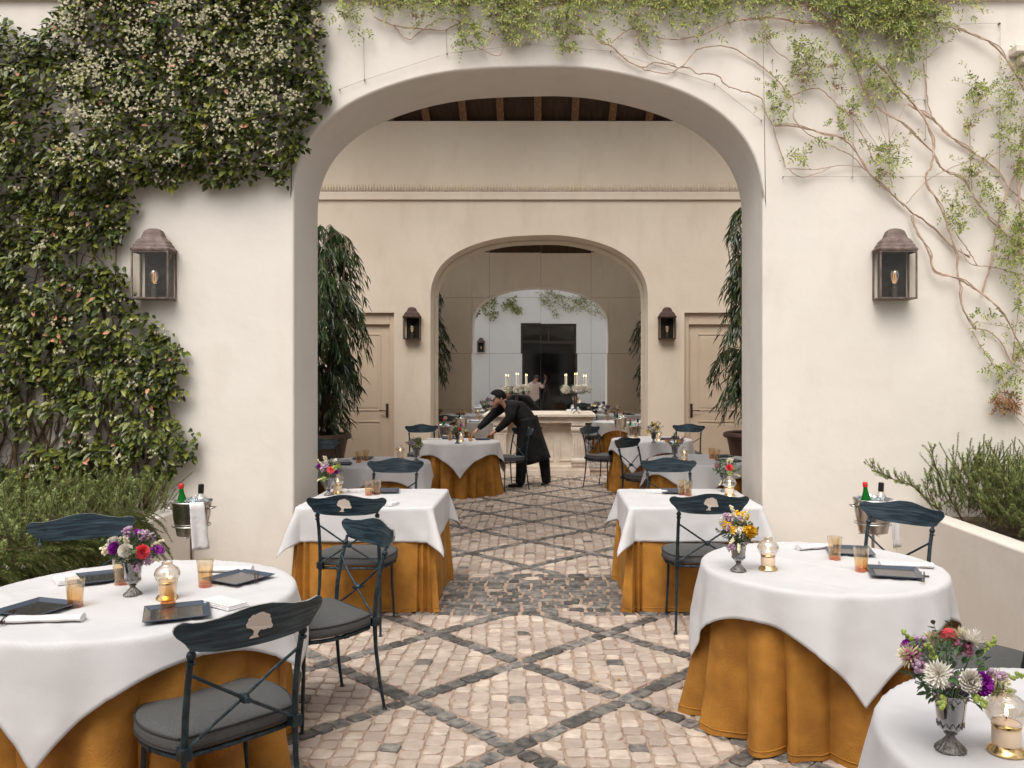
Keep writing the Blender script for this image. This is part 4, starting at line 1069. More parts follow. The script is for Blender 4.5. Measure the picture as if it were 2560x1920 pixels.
# ------------------------------------------------------------------ climbing jasmine, left
def inpoly(x, y, P):
    c = False; j = len(P)-1
    for i in range(len(P)):
        xi, yi = P[i]; xj, yj = P[j]
        if (yi > y) != (yj > y) and x < (xj-xi)*(y-yi)/(yj-yi)+xi: c = not c
        j = i
    return c
def dist_edge(x, y, P):
    best = 1e9
    for i in range(len(P)):
        ax, ay = P[i]; bx, by = P[(i+1)%len(P)]; dx, dy = bx-ax, by-ay; t = max(0, min(1, ((x-ax)*dx+(y-ay)*dy)/(dx*dx+dy*dy+1e-9)))
        best = min(best, math.hypot(x-ax-t*dx, y-ay-t*dy))
    return best
s = 1.1573
JP = [(-190,40),(10,45),(40,58),(75,95),(95,75),(115,45),(150,5),(190,-60),(690,-60),(692,10),(700,60),(704,110),(696,160),(714,205),(690,262),(662,295),(655,335),(638,360),(618,405),(585,383),(540,392),(500,402),(450,405),(438,388),(400,395),(350,412),(312,402),(288,425),(294,450),(282,482),(268,520),(238,545),(268,580),(280,610),(300,645),(292,672),(350,695),(388,740),(412,792),(400,850),(378,885),(398,920),(426,942),(422,990),(400,1028),(335,1030),(290,1055),(240,1075),(180,1045),(120,1070),(60,1085),(0,1105),(-190,1110)]
JP = [(a*s, b*s) for a, b in JP]
holes = [(459,97,26),(148,215,22),(185,275,30),(200,300,22),(60,80,18),(460,360,22),(210,340,26),(290,395,22),(170,500,24),(110,690,38),(190,760,26),(300,800,20),(20,860,30),(130,1080,46),(60,1150,30),(190,1050,30),(300,1010,24),(380,1140,22),(270,1170,26),(240,960,22),(90,980,26),(150,880,26),(420,1030,18),(350,900,16),(15,1010,24),(210,640,34),(260,640,26),(60,560,18),(330,1170,22),(330,980,16),(230,1100,22),(410,890,14),(85,1110,22),(270,900,18)]
jm = MB(); fm = MB(); dm = MB()
rs = random.Random(11); u = rs.uniform
cnt = 0
def dens(px, py):
    n = noise.noise(Vector((px*.012, py*.012, 3.3)))+.6*noise.noise(Vector((px*.035, py*.035, 9.1)))
    low = min(1, max(0, (py-480)/500))
    th = -.75+.62*low
    return n > th
while cnt < 19500:
    px, py = u(-190, 830), u(-60, 1285)
    if not inpoly(px, py, JP): continue
    if not dens(px, py): continue
    if any((px-hx)**2+((py-hy)*1.1)**2 < hr*hr for hx, hy, hr in holes) and u(0,1) > .06: continue
    e = min(1, dist_edge(px, py, JP)/60)
    bulk = .06+.24*e*(1.0 if py < 480 else .65)*(.6+.6*noise.noise(Vector((px*.015, py*.015, 1))))
    dep = .015+bulk*math.sqrt(u(0,1)); D = YF-dep
    p = W(px, py, YF); p = Vector((p.x*.995+u(-.03,.03), D, p.z+u(-.03,.03)))
    d = Vector((u(-1,1), -.35-u(0,.7), u(-1.1,.35))); L = u(.045,.085)
    jm.leaf(p, d, Vector((u(-.5,.5), -1, u(.2,1.4))), L, L*u(.42,.55), fold=.22, droop=.25); cnt += 1
    if u(0,1) < .005: dm.leaf(Vector((p.x, YF-bulk-.02, p.z)), Vector((u(-1,1),-.3,u(-1,0))), Vector((0,-1,.5)), .055, .03)
def star(mb_, p, nrm, r):
    q = Vector((0,0,1)).rotation_difference(nrm.normalized()); b = len(mb_.v); a0 = u(0,6.28)
    mb_.v.append(tuple(p))
    for k in range(5):
        a = a0+k*2*PI/5
        for (rr, da, dz) in ((r*.55,-.25,.15),(r,.05,.0),(r*.75,.45,.1)): mb_.v.append(tuple(p+q @ Vector((rr*math.cos(a+da), rr*math.sin(a+da), dz*r))))
        i = b+1+k*3; mb_.face((b, i, i+1, i+2))
n_f = 0
while n_f < 3400:
    cx_, cy_ = u(-190, 830), u(-60, 1285)
    if not inpoly(cx_, cy_, JP): continue
    if any((cx_-hx)**2+(cy_-hy)**2 < hr*hr for hx, hy, hr in holes): continue
    pr = 1.0 if cy_ < 330 and cx_ > 200 else (.55 if cy_ < 480 and cx_ > 200 else .09)
    pr *= max(.1, min(1, .6+1.6*noise.noise(Vector((cx_*.011, cy_*.02, 5)))))
    if u(0,1) > pr: n_f += .02; continue
    e = min(1, dist_edge(cx_, cy_, JP)/60); bulk = .08+.24*e*(1.0 if cy_ < 480 else .65)
    for k in range(rs.randint(3, 9)):
        p = W(cx_+u(-15,15), cy_+u(-11,11), YF); p.y = YF-bulk-u(0,.05)+.02
        star(fm, p, Vector((u(-.9,.9), -1, u(-.5,1.1))), u(.008,.0145)); n_f += 1
jt = thing('climbing_jasmine', 'dense dark green jasmine with white flowers climbing the wall at left', 'climber', (-3.2, YF, 0))
sm = MB()
for k in range(46):
    px = u(-80, 420); py = 1270; pts = []; dr = u(-.3,.3); ln = int(u(8,24))
    x = px
    for j in range(ln):
        x += dr*26+u(-16,16); dr = max(-.8, min(.8, dr+u(-.25,.25))); y_ = py-j*44+u(-8,8)
        if j > 4 and not inpoly(x, y_, JP): break
        p = W(x, y_, YF); pts.append((p.x, YF-.02-.04*rs.random(), max(.62, p.z)))
    if len(pts) > 3: sm.tube(pts, [.013*(1-.75*i/len(pts))*u(.7,1.2) for i in range(len(pts))], 6)
for k in range(150):
    px, py = u(0, 430), u(380, 1230)
    if not inpoly(px, py, JP): continue
    pts = []; a = u(0,6.28)
    for j in range(6):
        if not inpoly(px, py, JP): break
        p = W(px, py, YF); pts.append((p.x, YF-.03-.02*j*rs.random(), p.z)); a += u(-.6,.6); px += 16*math.cos(a); py += 16*math.sin(a)
    if len(pts) > 2: sm.tube(pts, [.0045*(1-.12*i) for i in range(len(pts))], 5)
def ploc(mb_, name, m, par, **k):
    o = mb_.build(name, m, par, **k); o.location = -Vector(par.location); return o
ploc(jm, 'foliage', M['jleaf'], jt); ploc(fm, 'flowers', M['jflower'], jt); ploc(dm, 'withered_leaves', M['dryleaf'], jt); ploc(sm, 'stems', M['darkbark'], jt, smooth=True)

# ------------------------------------------------------------------ bare winding vine, top and right
R2 = lambda x, y: (850+x/2.572, y/2.572)
R3 = lambda x, y: (1700+x/2.572, y/2.572)
R5 = lambda x, y: (1700+x/2.572, 640+y/2.572)
VS = [
 (R3, 6, [(0,255),(130,240),(260,180),(400,145),(560,125),(660,100),(760,60),(840,40)]),
 (R3, 9, [(400,150),(600,130),(750,155),(900,160),(960,180),(1040,250),(1080,330),(1180,380),(1280,450),(1380,570),(1460,660),(1540,770),(1590,880),(1605,980),(1590,1080),(1560,1130),(1560,1190),(1620,1290),(1670,1400),(1710,1510),(1750,1646),(1760,1776),(1775,1826),(1780,1936),(1820,2036),(1870,2111)]),
 (R3, 6, [(0,445),(60,460),(100,495),(180,490),(240,510),(280,560),(350,590),(440,610),(520,650),(545,740),(590,820),(610,900),(650,1000),(670,1080)]),
 (R3, 6, [(0,450),(30,420),(100,340),(230,310),(340,325),(440,380),(540,450),(640,540),(700,620),(790,590),(880,580),(940,630),(1000,690),(1090,780),(1160,900),(1200,990),(1230,1060)]),
 (R3, 8, [(600,815),(740,825),(900,870),(1010,900),(1090,960),(1160,1060),(1220,1150),(1330,1240),(1430,1320),(1480,1370),(1560,1420),(1660,1510),(1740,1590),(1850,1659)]),
 (R3, 5, [(700,620),(720,700),(720,780),(800,870),(900,920),(1000,970),(1090,1010),(1170,1090),(1300,1200),(1430,1330)]),
 (R3, 4, [(670,1095),(850,1100),(960,1080),(1060,1070),(1170,1080)]), (R3, 4, [(690,1100),(760,1145),(850,1130),(960,1085)]),
 (R3, 8, [(840,40),(900,90),(980,190),(1060,320),(1130,480),(1180,620),(1280,730),(1400,800),(1520,920),(1600,990),(1640,1070),(1700,1120),(1800,1160),(1880,1280),(1960,1390),(2040,1470),(2120,1530),(2212,1600),(2300,1700)]),
 (R3, 9, [(1440,680),(1520,730),(1610,780),(1700,860),(1790,930),(1880,990),(1960,1040),(2040,1120),(2100,1210),(2180,1290),(2300,1420)]),
 (R3, 6, [(1550,400),(1570,500),(1580,640),(1610,770)]), (R3, 9, [(1680,160),(1800,210),(1900,250),(1990,310),(2060,390),(2110,460),(2160,560),(2190,620),(2250,760)]),
 (R3, 7, [(1150,165),(1300,150),(1500,155),(1680,160)]), (R3, 4, [(1440,1320),(1560,1180),(1660,1120),(1800,1060),(1930,1020),(2060,980)]),
 (R3, 4, [(1840,830),(1845,950),(1850,1100),(1860,1220)]), (R3, 3, [(1840,830),(1880,760),(1960,710),(2050,690)]), (R3, 8, [(2260,900),(2212,1000),(2150,1090),(2100,1200),(2050,1350),(2020,1480),(1990,1659),(1965,1766),(1930,1896)]),
 (R3, 8, [(2212,650),(2190,800),(2170,950),(2140,1100),(2150,1300),(2170,1500),(2150,1659)]), (R3, 5, [(2240,700),(2200,900),(2190,1100),(2130,1350)]),
 (R3, 9, [(1470,1390),(1500,1480),(1560,1580),(1590,1659),(1620,1751),(1760,1796),(1860,1856),(1960,1926),(2050,2016),(2120,2126),(2170,2236),(2240,2400)]),
 (R3, 4, [(1270,620),(1310,740),(1330,900),(1330,1100),(1350,1220)]), (R3, 3, [(1320,920),(1370,820),(1410,720),(1490,500)]), (R3, 3, [(1170,500),(1200,620),(1280,860),(1330,1000)]),
 (R3, 4, [(560,280),(620,350),(690,400),(760,460)]), (R3, 3, [(1550,400),(1620,340),(1720,270)]), (R3, 3, [(1000,690),(1130,760),(1220,880),(1290,1000)]),
 (R5, 5, [(1780,-40),(1840,55),(1960,70),(2060,90),(2160,120),(2260,140)]), (R5, 6, [(1870,465),(1960,480),(2030,530),(2080,600),(2110,670),(2160,710),(2260,800)]),
 (R5, 4, [(1870,490),(1930,590),(2000,700),(2060,790),(2080,900),(2110,990),(2212,1110)]), (R5, 4, [(2160,120),(2160,220),(2140,420),(2120,600),(2110,700)]), (R5, 4, [(2090,950),(2150,1010),(2240,1070)]),
 (R3, 5, [(1740,1490),(1800,1580),(1850,1659),(1880,1710)]),
 (R2, 7, [(230,130),(300,160),(400,185),(550,195),(680,200),(760,160),(860,175),(940,210),(1010,235),(1060,210),(1150,100),(1250,90),(1330,60),(1420,50),(1490,80),(1540,150),(1600,210),(1680,290),(1740,300),(1800,360),(1870,410),(1950,440),(2010,410),(2100,420),(2170,445),(2212,440)]),
 (R2, 5, [(350,170),(400,230),(450,260),(520,210),(600,155),(680,130),(780,150)]), (R2, 4, [(780,250),(830,290),(900,330),(1020,380),(1060,320),(1150,290)]), (R2, 4, [(1000,240),(960,300),(910,340)]), (R2, 5, [(1160,310),(1230,260),(1330,215)]),
 (R2, 6, [(1500,240),(1600,240),(1690,290),(1760,330),(1840,400),(1960,460),(2100,480),(2170,450)]), (R2, 6, [(1740,290),(1820,220),(1900,190),(1990,190),(2050,250),(2150,260),(2212,265)]), (R2, 4, [(1900,180),(1920,280),(1970,350),(2050,390),(2150,430)]),
]
vt = thing('climbing_vine', 'sparse climbing vine with winding bare stems over the arch and the right wall', 'climber', (3.0, YF, 0))
vm = MB()
def smoothpath(P, n=4):
    out = []
    for i in range(len(P)-1):
        p0, p1, p2, p3 = P[max(i-1,0)], P[i], P[i+1], P[min(i+2,len(P)-1)]
        for k in range(n):
            t = k/n; out.append(.5*((2*p1)+(p2-p0)*t+(2*p0-5*p1+4*p2-p3)*t*t+(3*p1-p0-3*p2+p3)*t**3))
    out.append(P[-1]); return out
k_ = 0
for (Rf, wd, P) in VS:
    pts = []; k_ += 1
    for (x, y) in P:
        px, py = Rf(x, y); p = W(px, py, YF); p.y = YF-.022-.022*(1+math.sin(p.x*4+k_)); pts.append(p)
    pts = smoothpath(pts, 5); n = len(pts); pts = [p+Vector((u(-1,1),u(-.5,.5),u(-1,1)))*.004 for p in pts]
    r0 = wd*.00085
    vm.tube(pts, [r0*(1+.25*math.sin(i*1.7+k_)**6)*(.85 if i > n*.6 else 1) for i in range(n)], 7)
    if wd > 7: vm.tube([p+Vector((.012*math.sin(i*.5+k_), -.008, .012*math.cos(i*.4+k_))) for i, p in enumerate(pts)], r0*.5, 6)
ploc(vm, 'stems', M['bark'], vt, smooth=True)
VC = [(R2,100,150,110),(R2,60,60,80),(R2,320,50,100),(R2,520,90,90),(R2,800,60,90),(R2,1000,60,150),(R2,1060,90,190),(R2,1200,60,170),(R2,1250,100,150),(R2,1400,150,120),(R2,1500,60,120),(R2,1740,130,140),(R2,1900,90,90),(R2,2040,200,60),(R2,2150,100,90),(R2,2050,30,120),(R2,800,280,80),(R2,880,220,70),(R2,1100,240,90),(R2,1450,230,60),(R2,1460,330,45),(R2,1940,260,50),(R2,660,30,100),
 (R3,150,60,130),(R3,80,180,120),(R3,300,60,90),(R3,520,50,90),(R3,540,240,60),(R3,860,15,120),(R3,1000,60,130),(R3,1080,140,130),(R3,1200,20,150),(R3,1250,60,150),(R3,1300,30,150),(R3,1430,60,170),(R3,1560,90,130),(R3,1450,20,170),(R3,1800,20,110),(R3,1380,220,110),(R3,1450,330,110),(R3,770,450,110),(R3,770,350,100),(R3,790,520,60),(R3,1180,430,110),(R3,1250,520,110),(R3,1370,600,60),(R3,1200,620,60),(R3,640,700,70),(R3,1440,400,90),(R3,1680,250,50),(R3,600,560,60),(R3,1000,860,60),(R3,780,1000,70),(R3,1270,980,80),(R3,1280,1100,80),(R3,1080,730,70),(R3,1350,1010,60),(R3,1960,640,100),(R3,1900,600,70),(R3,1830,810,40),(R3,2100,620,80),(R3,2170,480,60),(R3,2190,700,90),(R3,2100,900,110),(R3,2140,1050,90),(R3,2180,900,100),(R3,1730,1350,90),(R3,1730,1440,60),(R3,1860,1120,50),(R3,2000,1330,60),(R3,2130,1420,110),(R3,2160,1500,110),(R3,2100,1600,110),(R3,1900,1180,50),(R3,2180,400,60),(R3,1950,1230,50),(R3,950,420,60),(R3,1100,350,70),(R3,1000,560,50),
 (R5,2120,80,90),(R5,2160,200,60),(R5,1910,430,60),(R5,2150,350,60),(R5,2150,640,50),(R5,2040,760,60),(R5,2080,850,60),(R5,2000,700,35)]
VC += [(R2,x_,8,75) for x_ in range(250, 2200, 130)]+[(R3,x_,8,85) for x_ in range(40, 700, 120)]+[(R3,x_,14+14*(x_%3),105) for x_ in range(820, 1660, 105)]+[(R3,1000,110,110),(R3,1130,200,80),(R3,1500,170,120),(R3,1350,120,130)]
lm = MB(); bm_ = MB(); tw = MB()
def spray(mb_, p, d, L, nl, ls):
    d = d.normalized(); tw.tube([p, p+d*L*.5+Vector((0,0,-.004)), p+d*L+Vector((0,0,-.015))], [.0012,.001,.0006], 4)
    sd = d.cross(Vector((u(-.3,.3), -1, u(-.3,.3)))).normalized()
    for k in range(nl):
        q = p+d*L*(k+1)/nl+Vector((0,0,-.015*((k+1)/nl)**2))
        for sg in ((-1,1) if k < nl-1 else (0,)): mb_.leaf(q, d*.6+sd*sg, Vector((u(-.4,.4),-1,u(0,.8))), ls*u(.8,1.2), ls*.42, droop=.3)
for (Rf, x, y, r) in VC:
    cx_, cy_ = Rf(x, y); rr = r/2.572
    n = int(5+rr*rr*.0155)
    for k in range(n):
        a, q = u(0,6.28), rr*(u(0,1)**.75)*1.25
        p = W(cx_+q*math.cos(a), cy_+q*math.sin(a), YF); p.y = YF-u(.02,.06)-.10*min(1,rr/50)*u(0,1)
        spray(lm, p, Vector((u(-1,1), -u(.1,.6), u(-.9,1.0))), u(.05,.11), rs.randint(2,4), u(.021,.034))
    if u(0,1) < .45:                                    # tuft of bare and withered twigs at the heart
        c = W(cx_, cy_+rr*.5, YF)
        for k in range(12): spray(bm_, Vector((c.x+u(-.02,.02), YF-.05, c.z)), Vector((u(-.8,.8),-.3,u(-.2,1))), u(.03,.07), 2, .018)
for k in range(60):
    px, py = R5(2090+u(-70,70), 940+u(-60,60)); p = W(px, py, YF-.05); spray(bm_, p, Vector((u(-1,1),-.4,u(-1,.6))), .05, 3, .026)
# long thin shoots standing off the clusters
for k in range(150):
    Rf, x, y, r = VC[rs.randrange(len(VC))]; cx_, cy_ = Rf(x, y); p = W(cx_, cy_, YF); p.y = YF-.05; d = Vector((u(-1,1), -.15, u(-.2,1))).normalized(); L = u(.12,.3)
    tw.tube([p, p+d*L*.5, p+d*L+Vector((0,0,-.02))], [.0022,.0016,.001], 4)
    for j in range(6): spray(lm, p+d*L*(.3+.7*j/5), Vector((u(-1,1),-.3,u(-.5,.8))), .035, 2, .022)
ploc(lm, 'foliage', M['vleaf'], vt); ploc(bm_, 'withered_leaves', M['vleaf_brown'], vt); ploc(tw, 'twigs', M['bark'], vt)
# support wires
wm = MB()
for P in ([R2(0,580),R2(160,520),R2(690,350),R2(1220,290),R2(1740,335),R3(220,545),R3(520,780)], [R2(155,250),R2(160,515)], [R2(685,200),R2(690,350)], [R3(660,1140),R3(2030,1140)], [R3(1570,900),R3(1580,190)], [R3(2050,160),R3(2045,1140)], [R3(1680,165),R3(2045,155)], [R3(590,390),R3(600,780)], [R3(1110,620),R3(1105,1140)], [R3(1110,645),R3(1570,648)]):
    wm.tube([Vector((W(a,b,YF).x, YF-.02, W(a,b,YF).z)) for a, b in P], .0014, 4)
    for a, b in P: p = W(a,b,YF); wm.tube([(p.x,YF-.028,p.z),(p.x,YF-.001,p.z)], .004, 6)
tag(wm.build('trellis_wire', M['wire'], smooth=True), 'thin steel support wires stretched over the wall above and right of the arch', 'wire')
# small climber on the wall reflected in the mirror
rc = thing('climbing_vine', 'vine on the white wall seen only as a reflection in the mirror', 'climber', (1.0, YR, 4.2))
a_ = MB(); b_ = MB()
for k in range(9):
    x = u(-1.6,-.6) if k < 2 else u(-.4,2.0); z = u(4.4,5.0); pts = []; dx = u(.0,.16)
    for j in range(12): pts.append(Vector((x, YR+.03, z))); x += dx+u(-.04,.06); z += u(-.13,.05)
    a_.tube(pts, .008, 5)
    for p in pts:
        for q in range(9): b_.leaf(p+Vector((u(-.12,.12),u(.02,.1),u(-.12,.12))), Vector((u(-1,1),.4,u(-1,.6))), Vector((0,1,.4)), .06, .03)
k = 0
while k < 900:
    x, z = u(-2.6,-1.05), u(3.3,5.3)
    if z < 5.25+(x+1.05)*-.1-1.6+abs(x+2.0)*.9 or noise.noise(Vector((x*2.2, z*2.2, 4))) < -.12: k += .05; continue
    b_.leaf(Vector((x, YR+u(.02,.16), z)), Vector((u(-1,1),.4,u(-1,.6))), Vector((0,1,.4)), .07, .04); k += 1
ploc(a_, 'stems', M['bark'], rc, smooth=True); ploc(b_, 'foliage', M['vleaf'], rc)

# ------------------------------------------------------------------ rosemary
def sprig(nm, sm_, p, d, L, nl=.024, step=.0075, bend=None):
    d = d.normalized(); n = int(L/step); q = p.copy(); pts = [q.copy()]
    bend = bend or Vector((u(-.3,.3),u(-.3,.3),.25))
    for k in range(n):
        d = (d+bend*step*4).normalized(); q = q+d*step; 
        if k % 6 == 0: pts.append(q.copy())
        if k > 4:
            for _ in range(4):
                o_ = Vector((u(-1,1),u(-1,1),u(-1,1))).cross(d).normalized(); e = (d*.5+o_).normalized()*nl*u(.7,1.2)*(1-.35*k/n); s2_ = o_.cross(d)*.0042
                b = len(nm.v); nm.v += [tuple(q-s2_), tuple(q+s2_), tuple(q+e)]; nm.face((b,b+1,b+2))
    sm_.tube(pts, [.0026]+[.0018]*(len(pts)-1), 4)
def rosemary(name, label, area_fn, n, par_loc, Ls=(.14,.30)):
    t = thing(name, label, 'shrub', par_loc); nm, sm_ = MB(), MB()
    for k in range(n): p, d, L, bend = area_fn(k); sprig(nm, sm_, p, d, L, bend=bend)
    ploc(nm, 'foliage', M['rosemary'], t); ploc(sm_, 'stems', M['darkbark'], t); return t
def rosR(k):
    x = u(2.98, 3.9); y = u(4.3, 6.35); z0 = u(.64,1.0)
    if k < 60: x, y, z0 = 2.98+u(-.1,.25), u(5.2,6.2), u(.70,.86)
    return Vector((x, y, z0)), Vector((u(-.6,.45), u(-.6,.3), u(.35,1.1))), u(.10,.30), None
rt = rosemary('rosemary_bush', 'upright green rosemary bush in the planter at right', rosR, 2200, (3.3,5.4,.6))
nm, sm_ = MB(), MB()
# long leaning branch with its side shoots, photo (1415..1900, 1290..)
for P in ([(2500,1420),(2420,1330),(2330,1262),(2285,1218),(2250,1205),(2215,1190),(2178,1168)], [(2440,1360),(2380,1300),(2345,1270),(2320,1230),(2322,1190)], [(2480,1400),(2400,1290),(2345,1180),(2330,1130)]):
    pts = smoothpath([W(a, b, 6.05) for a, b in P], 6); sm_.tube(pts, [.009*(1-.8*i/len(pts)) for i in range(len(pts))], 6)
    for i in range(len(pts)//3, len(pts)):
        for _ in range(3): sprig(nm, sm_, pts[i], (pts[min(i+1,len(pts)-1)]-pts[i-1])+Vector((u(-.04,.04),u(-.04,.04),u(-.01,.06))), u(.05,.10))
lt = thing('rosemary_branch', 'long rosemary branch leaning left out of the right planter above the ice bucket', 'shrub', (2.9,6.05,.6))
ploc(nm, 'foliage', M['rosemary'], lt); ploc(sm_, 'stems', M['darkbark'], lt)
def rosL(k):
    y = u(4.0, 6.35); x = -u(2.80,3.9); z0 = u(.66,.86)
    if k > 1050:                                          # trailing over the planter edge
        x = -u(2.70,2.98); y = u(3.3,5.6); return Vector((x, y, u(.62,.80))), Vector((u(.5,1.3), u(-.6,.2), u(-.2,.5))), u(.16,.42), Vector((u(-.25,.2),u(-.3,.2),-1.1))
    return Vector((x, y, z0)), Vector((u(-.5,.6), u(-.6,.3), u(.3,1.0))), u(.12,.26), None
rosemary('rosemary_bush', 'olive green rosemary trailing over the planter edge at left', rosL, 1900, (-3.0,5.0,.6))

# ------------------------------------------------------------------ potted figs in the gallery
WIDE = {4: 1.0, 9: .74, 15: .78, 21: .78}
def fig(x, y, label, seed, flip):
    rr = random.Random(seed); U = rr.uniform
    t = thing('potted_fig_tree', label, 'potted tree', (x,y,0), 0, 'potted fig trees in the gallery')
    m = MB(); m.lathe([(0,0),(.30,0),(.32,.03),(.44,.70),(.455,.76),(.50,.775),(.515,.80),(.505,.84),(.47,.85),(.44,.83),(.43,.78),(0,.78)], 36); m.build('pot', M['terracotta'], t, smooth='auto')
    m = MB()
    for k in range(5):
        a = U(0,6.28); p0 = Vector((.08*math.cos(a), .08*math.sin(a), .77)); pts = [p0]
        for j in range(7): pts.append(pts[-1]+Vector((.05*math.cos(a)+U(-.05,.05), .05*math.sin(a)+U(-.05,.05), .42)))
        m.tube(pts, [.028*(1-.1*i) for i in range(8)], 8)
    m.build('trunk', M['darkbark'], t, smooth=True)
    L = MB(); B = MB()
    for k in range(270 if seed == 4 else 165):
        z = U(.95 if seed == 4 else 1.25, 3.80 if seed == 4 else 4.15)
        a = U(0,6.28); p = Vector((.12*math.cos(a), .12*math.sin(a), z)); prof = WIDE[seed]*math.sin(min(1, (z-.55)/2.3)*PI*.55)**.8*(1-.45*max(0,(z-3.0)/1.0))*(.75+.5*noise.noise(Vector((math.cos(a)*1.5, z*1.6, seed))))
        reach = prof*U(.7,1.05); pts = [p]
        for j in range(1, 8): f = j/7; pts.append(Vector((math.cos(a)*(.12+reach*f), math.sin(a)*(.12+reach*f), z+.34*math.sin(f*PI*.9)*.8-.34*f*f)))
        B.tube(pts, [.007*(1-.11*i) for i in range(8)], 4)
        for j in range(2, 8):
            for q in range(5):
                pp = pts[j]+(pts[j]-pts[j-1])*U(-1,0); d = Vector((math.cos(a)*.35+U(-.5,.5), math.sin(a)*.35+U(-.5,.5), -U(.5,1.2)))
                ln = U(.13,.21); L.leaf(pp, d, Vector((math.cos(a)+U(-.5,.5), math.sin(a)+U(-.5,.5), .3)), ln, ln*.145, fold=.4, droop=.25)
    L.build('foliage', M['fleaf'], t); B.build('branches', M['darkbark'], t)
    return t
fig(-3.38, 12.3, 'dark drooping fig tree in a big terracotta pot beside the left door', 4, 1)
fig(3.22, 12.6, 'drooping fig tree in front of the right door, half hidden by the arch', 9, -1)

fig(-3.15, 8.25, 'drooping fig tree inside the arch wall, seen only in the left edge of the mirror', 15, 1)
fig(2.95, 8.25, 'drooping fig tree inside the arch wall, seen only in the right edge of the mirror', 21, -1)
dup(l1, 'lantern on the far white wall, seen only as a reflection in the mirror', (-2.42, YR+.001, 2.60), PI)

# ------------------------------------------------------------------ people
def skin(name, chains, m, parent, sub=2, loc=(0,0,0)):
    """chains: lists of (point, radius); same first point objects are joined by index name"""
    V = []; E = []; Rr = []; idx = {}; roots = []
    for ch in chains:
        prev = None
        for it in ch:
            key = it[2] if len(it) > 2 else None
            if key and key in idx: i = idx[key]
            else:
                i = len(V); V.append(tuple(Vector(it[0])-Vector(loc))); Rr.append(it[1])
                if key: idx[key] = i
                if prev is None: roots.append(i)
            if prev is not None: E.append((prev, i))
            prev = i
    me = bpy.data.meshes.new(name); me.from_pydata(V, E, []); o = bpy.data.objects.new(name, me); col.objects.link(o)
    sk = o.modifiers.new('skin', 'SKIN')
    if not me.skin_vertices: 
        bmx = bmesh.new(); bmx.from_mesh(me); bmx.verts.layers.skin.verify(); bmx.to_mesh(me); bmx.free()
    for i, r in enumerate(Rr):
        rx = r if isinstance(r, tuple) else (r, r); me.skin_vertices[0].data[i].radius = rx
        me.skin_vertices[0].data[i].use_root = i in roots
    sb = o.modifiers.new('sub', 'SUBSURF'); sb.levels = sub; sb.render_levels = sub
    dg = bpy.context.evaluated_depsgraph_get(); ev = o.evaluated_get(dg); nm_ = bpy.data.meshes.new_from_object(ev)
    o.modifiers.clear(); o.data = nm_; bpy.data.meshes.remove(me)
    nm_.materials.clear(); nm_.materials.append(m); nm_.polygons.foreach_set('use_smooth', [True]*len(nm_.polygons))
    if parent: o.parent = parent
    return o
def hand(chains, w_, d, up, s=1.0, curl=.6):
    """palm and five fingers from wrist w_ along d"""
    d = Vector(d).normalized(); up = Vector(up); side = d.cross(up).normalized(); up = side.cross(d)
    w_ = Vector(w_)
    chains.append([(w_, .026*s), (w_+d*.045*s, (.034*s,.020*s)), (w_+d*.085*s, (.036*s,.017*s))])
    for k, (o_, L) in enumerate(((-.028,.070),(-.010,.080),(.009,.076),(.026,.060))):
        b = w_+d*.080*s+side*o_*s; d1 = (d-up*curl*.5).normalized(); d2 = (d-up*curl*1.4).normalized()
        chains.append([(b-d*.02*s, .009*s), (b+d*.012*s, .0095*s), (b+d*.012*s+d1*L*.5*s, .0085*s), (b+d*.012*s+d1*L*.5*s+d2*L*.5*s, .007*s)])
    b = w_+d*.03*s-side*.028*s
    chains.append([(b, .012*s), (b-side*.022*s+d*.025*s-up*.01*s, .011*s), (b-side*.026*s+d*.060*s-up*.028*s, .009*s)])

YP = 12.78
def Q(x, y, dy=0): # region 4 picture coordinates
    px, py = 1150+x/4.74, 900+y/4.74; p = W(px, py, YP); return Vector((p.x, YP+dy, p.z))
wt = thing('person', 'dark-haired waiter in black shirt and long black apron bending to lay the table', 'person', (-.25, YP, 0))
wl = tuple(wt.location)
head = Q(448, 452); neck = Q(520, 510); 
ch = [
 [(Q(800,790), .08, 'pel'), (Q(775,715), .08, 'waist'), (Q(690,610), .10, 'chest'), (Q(600,545), .09, 'neckb'), (Q(545,522), .066), (Q(512,496), .066), (Q(462,450), (.118,.098), 'head'), (Q(436,408), (.100,.086))],
 [(Q(462,450), .11, 'head'), (Q(412,484), (.092,.078)), (Q(418,536), (.062,.054)), (Q(436,558), (.046,.042))],
 [(Q(600,545), .09, 'neckb'), (Q(600,560,-.17), .04), (Q(600,690,-.20), .028), (Q(440,835,-.14), .030)],
 [(Q(600,545), .09, 'neckb'), (Q(520,520,.15), .04), (Q(380,650,.19), .028), (Q(210,820,.12), .030)],
 [(Q(800,790), .10, 'pel'), (Q(760,860,-.06), .05), (Q(735,1120,-.09), .04), (Q(722,1420,-.08), .035)],
 [(Q(800,790), .10, 'pel'), (Q(850,870,.06), .05), (Q(985,1130,.09), .04), (Q(1020,1420,.08), .035)],
]
hc = []
hand(hc, Q(440,835,-.14), Q(335,880,-.10)-Q(440,835,-.14), (0,0,1), 1.2, .7)
hand(hc, Q(210,820,.12), Q(140,880,.10)-Q(210,820,.12), (-.5,0,1), 1.2, .9)
body = skin('body', ch+hc, M['skin'], wt, loc=wl)
f = MB(); 
nose = Q(384,506)-Vector(wl); f.ball(nose, .019, 8, 6, 0, (1.3,.8,1)); f.ball(Q(378,518)-Vector(wl), .012, 8, 6); f.ball(Q(494,462,-.088)-Vector(wl), .020, 8, 6, 0, (.7,.4,1.2)); f.build('nose_and_ear', M['skin'], body, smooth=True)
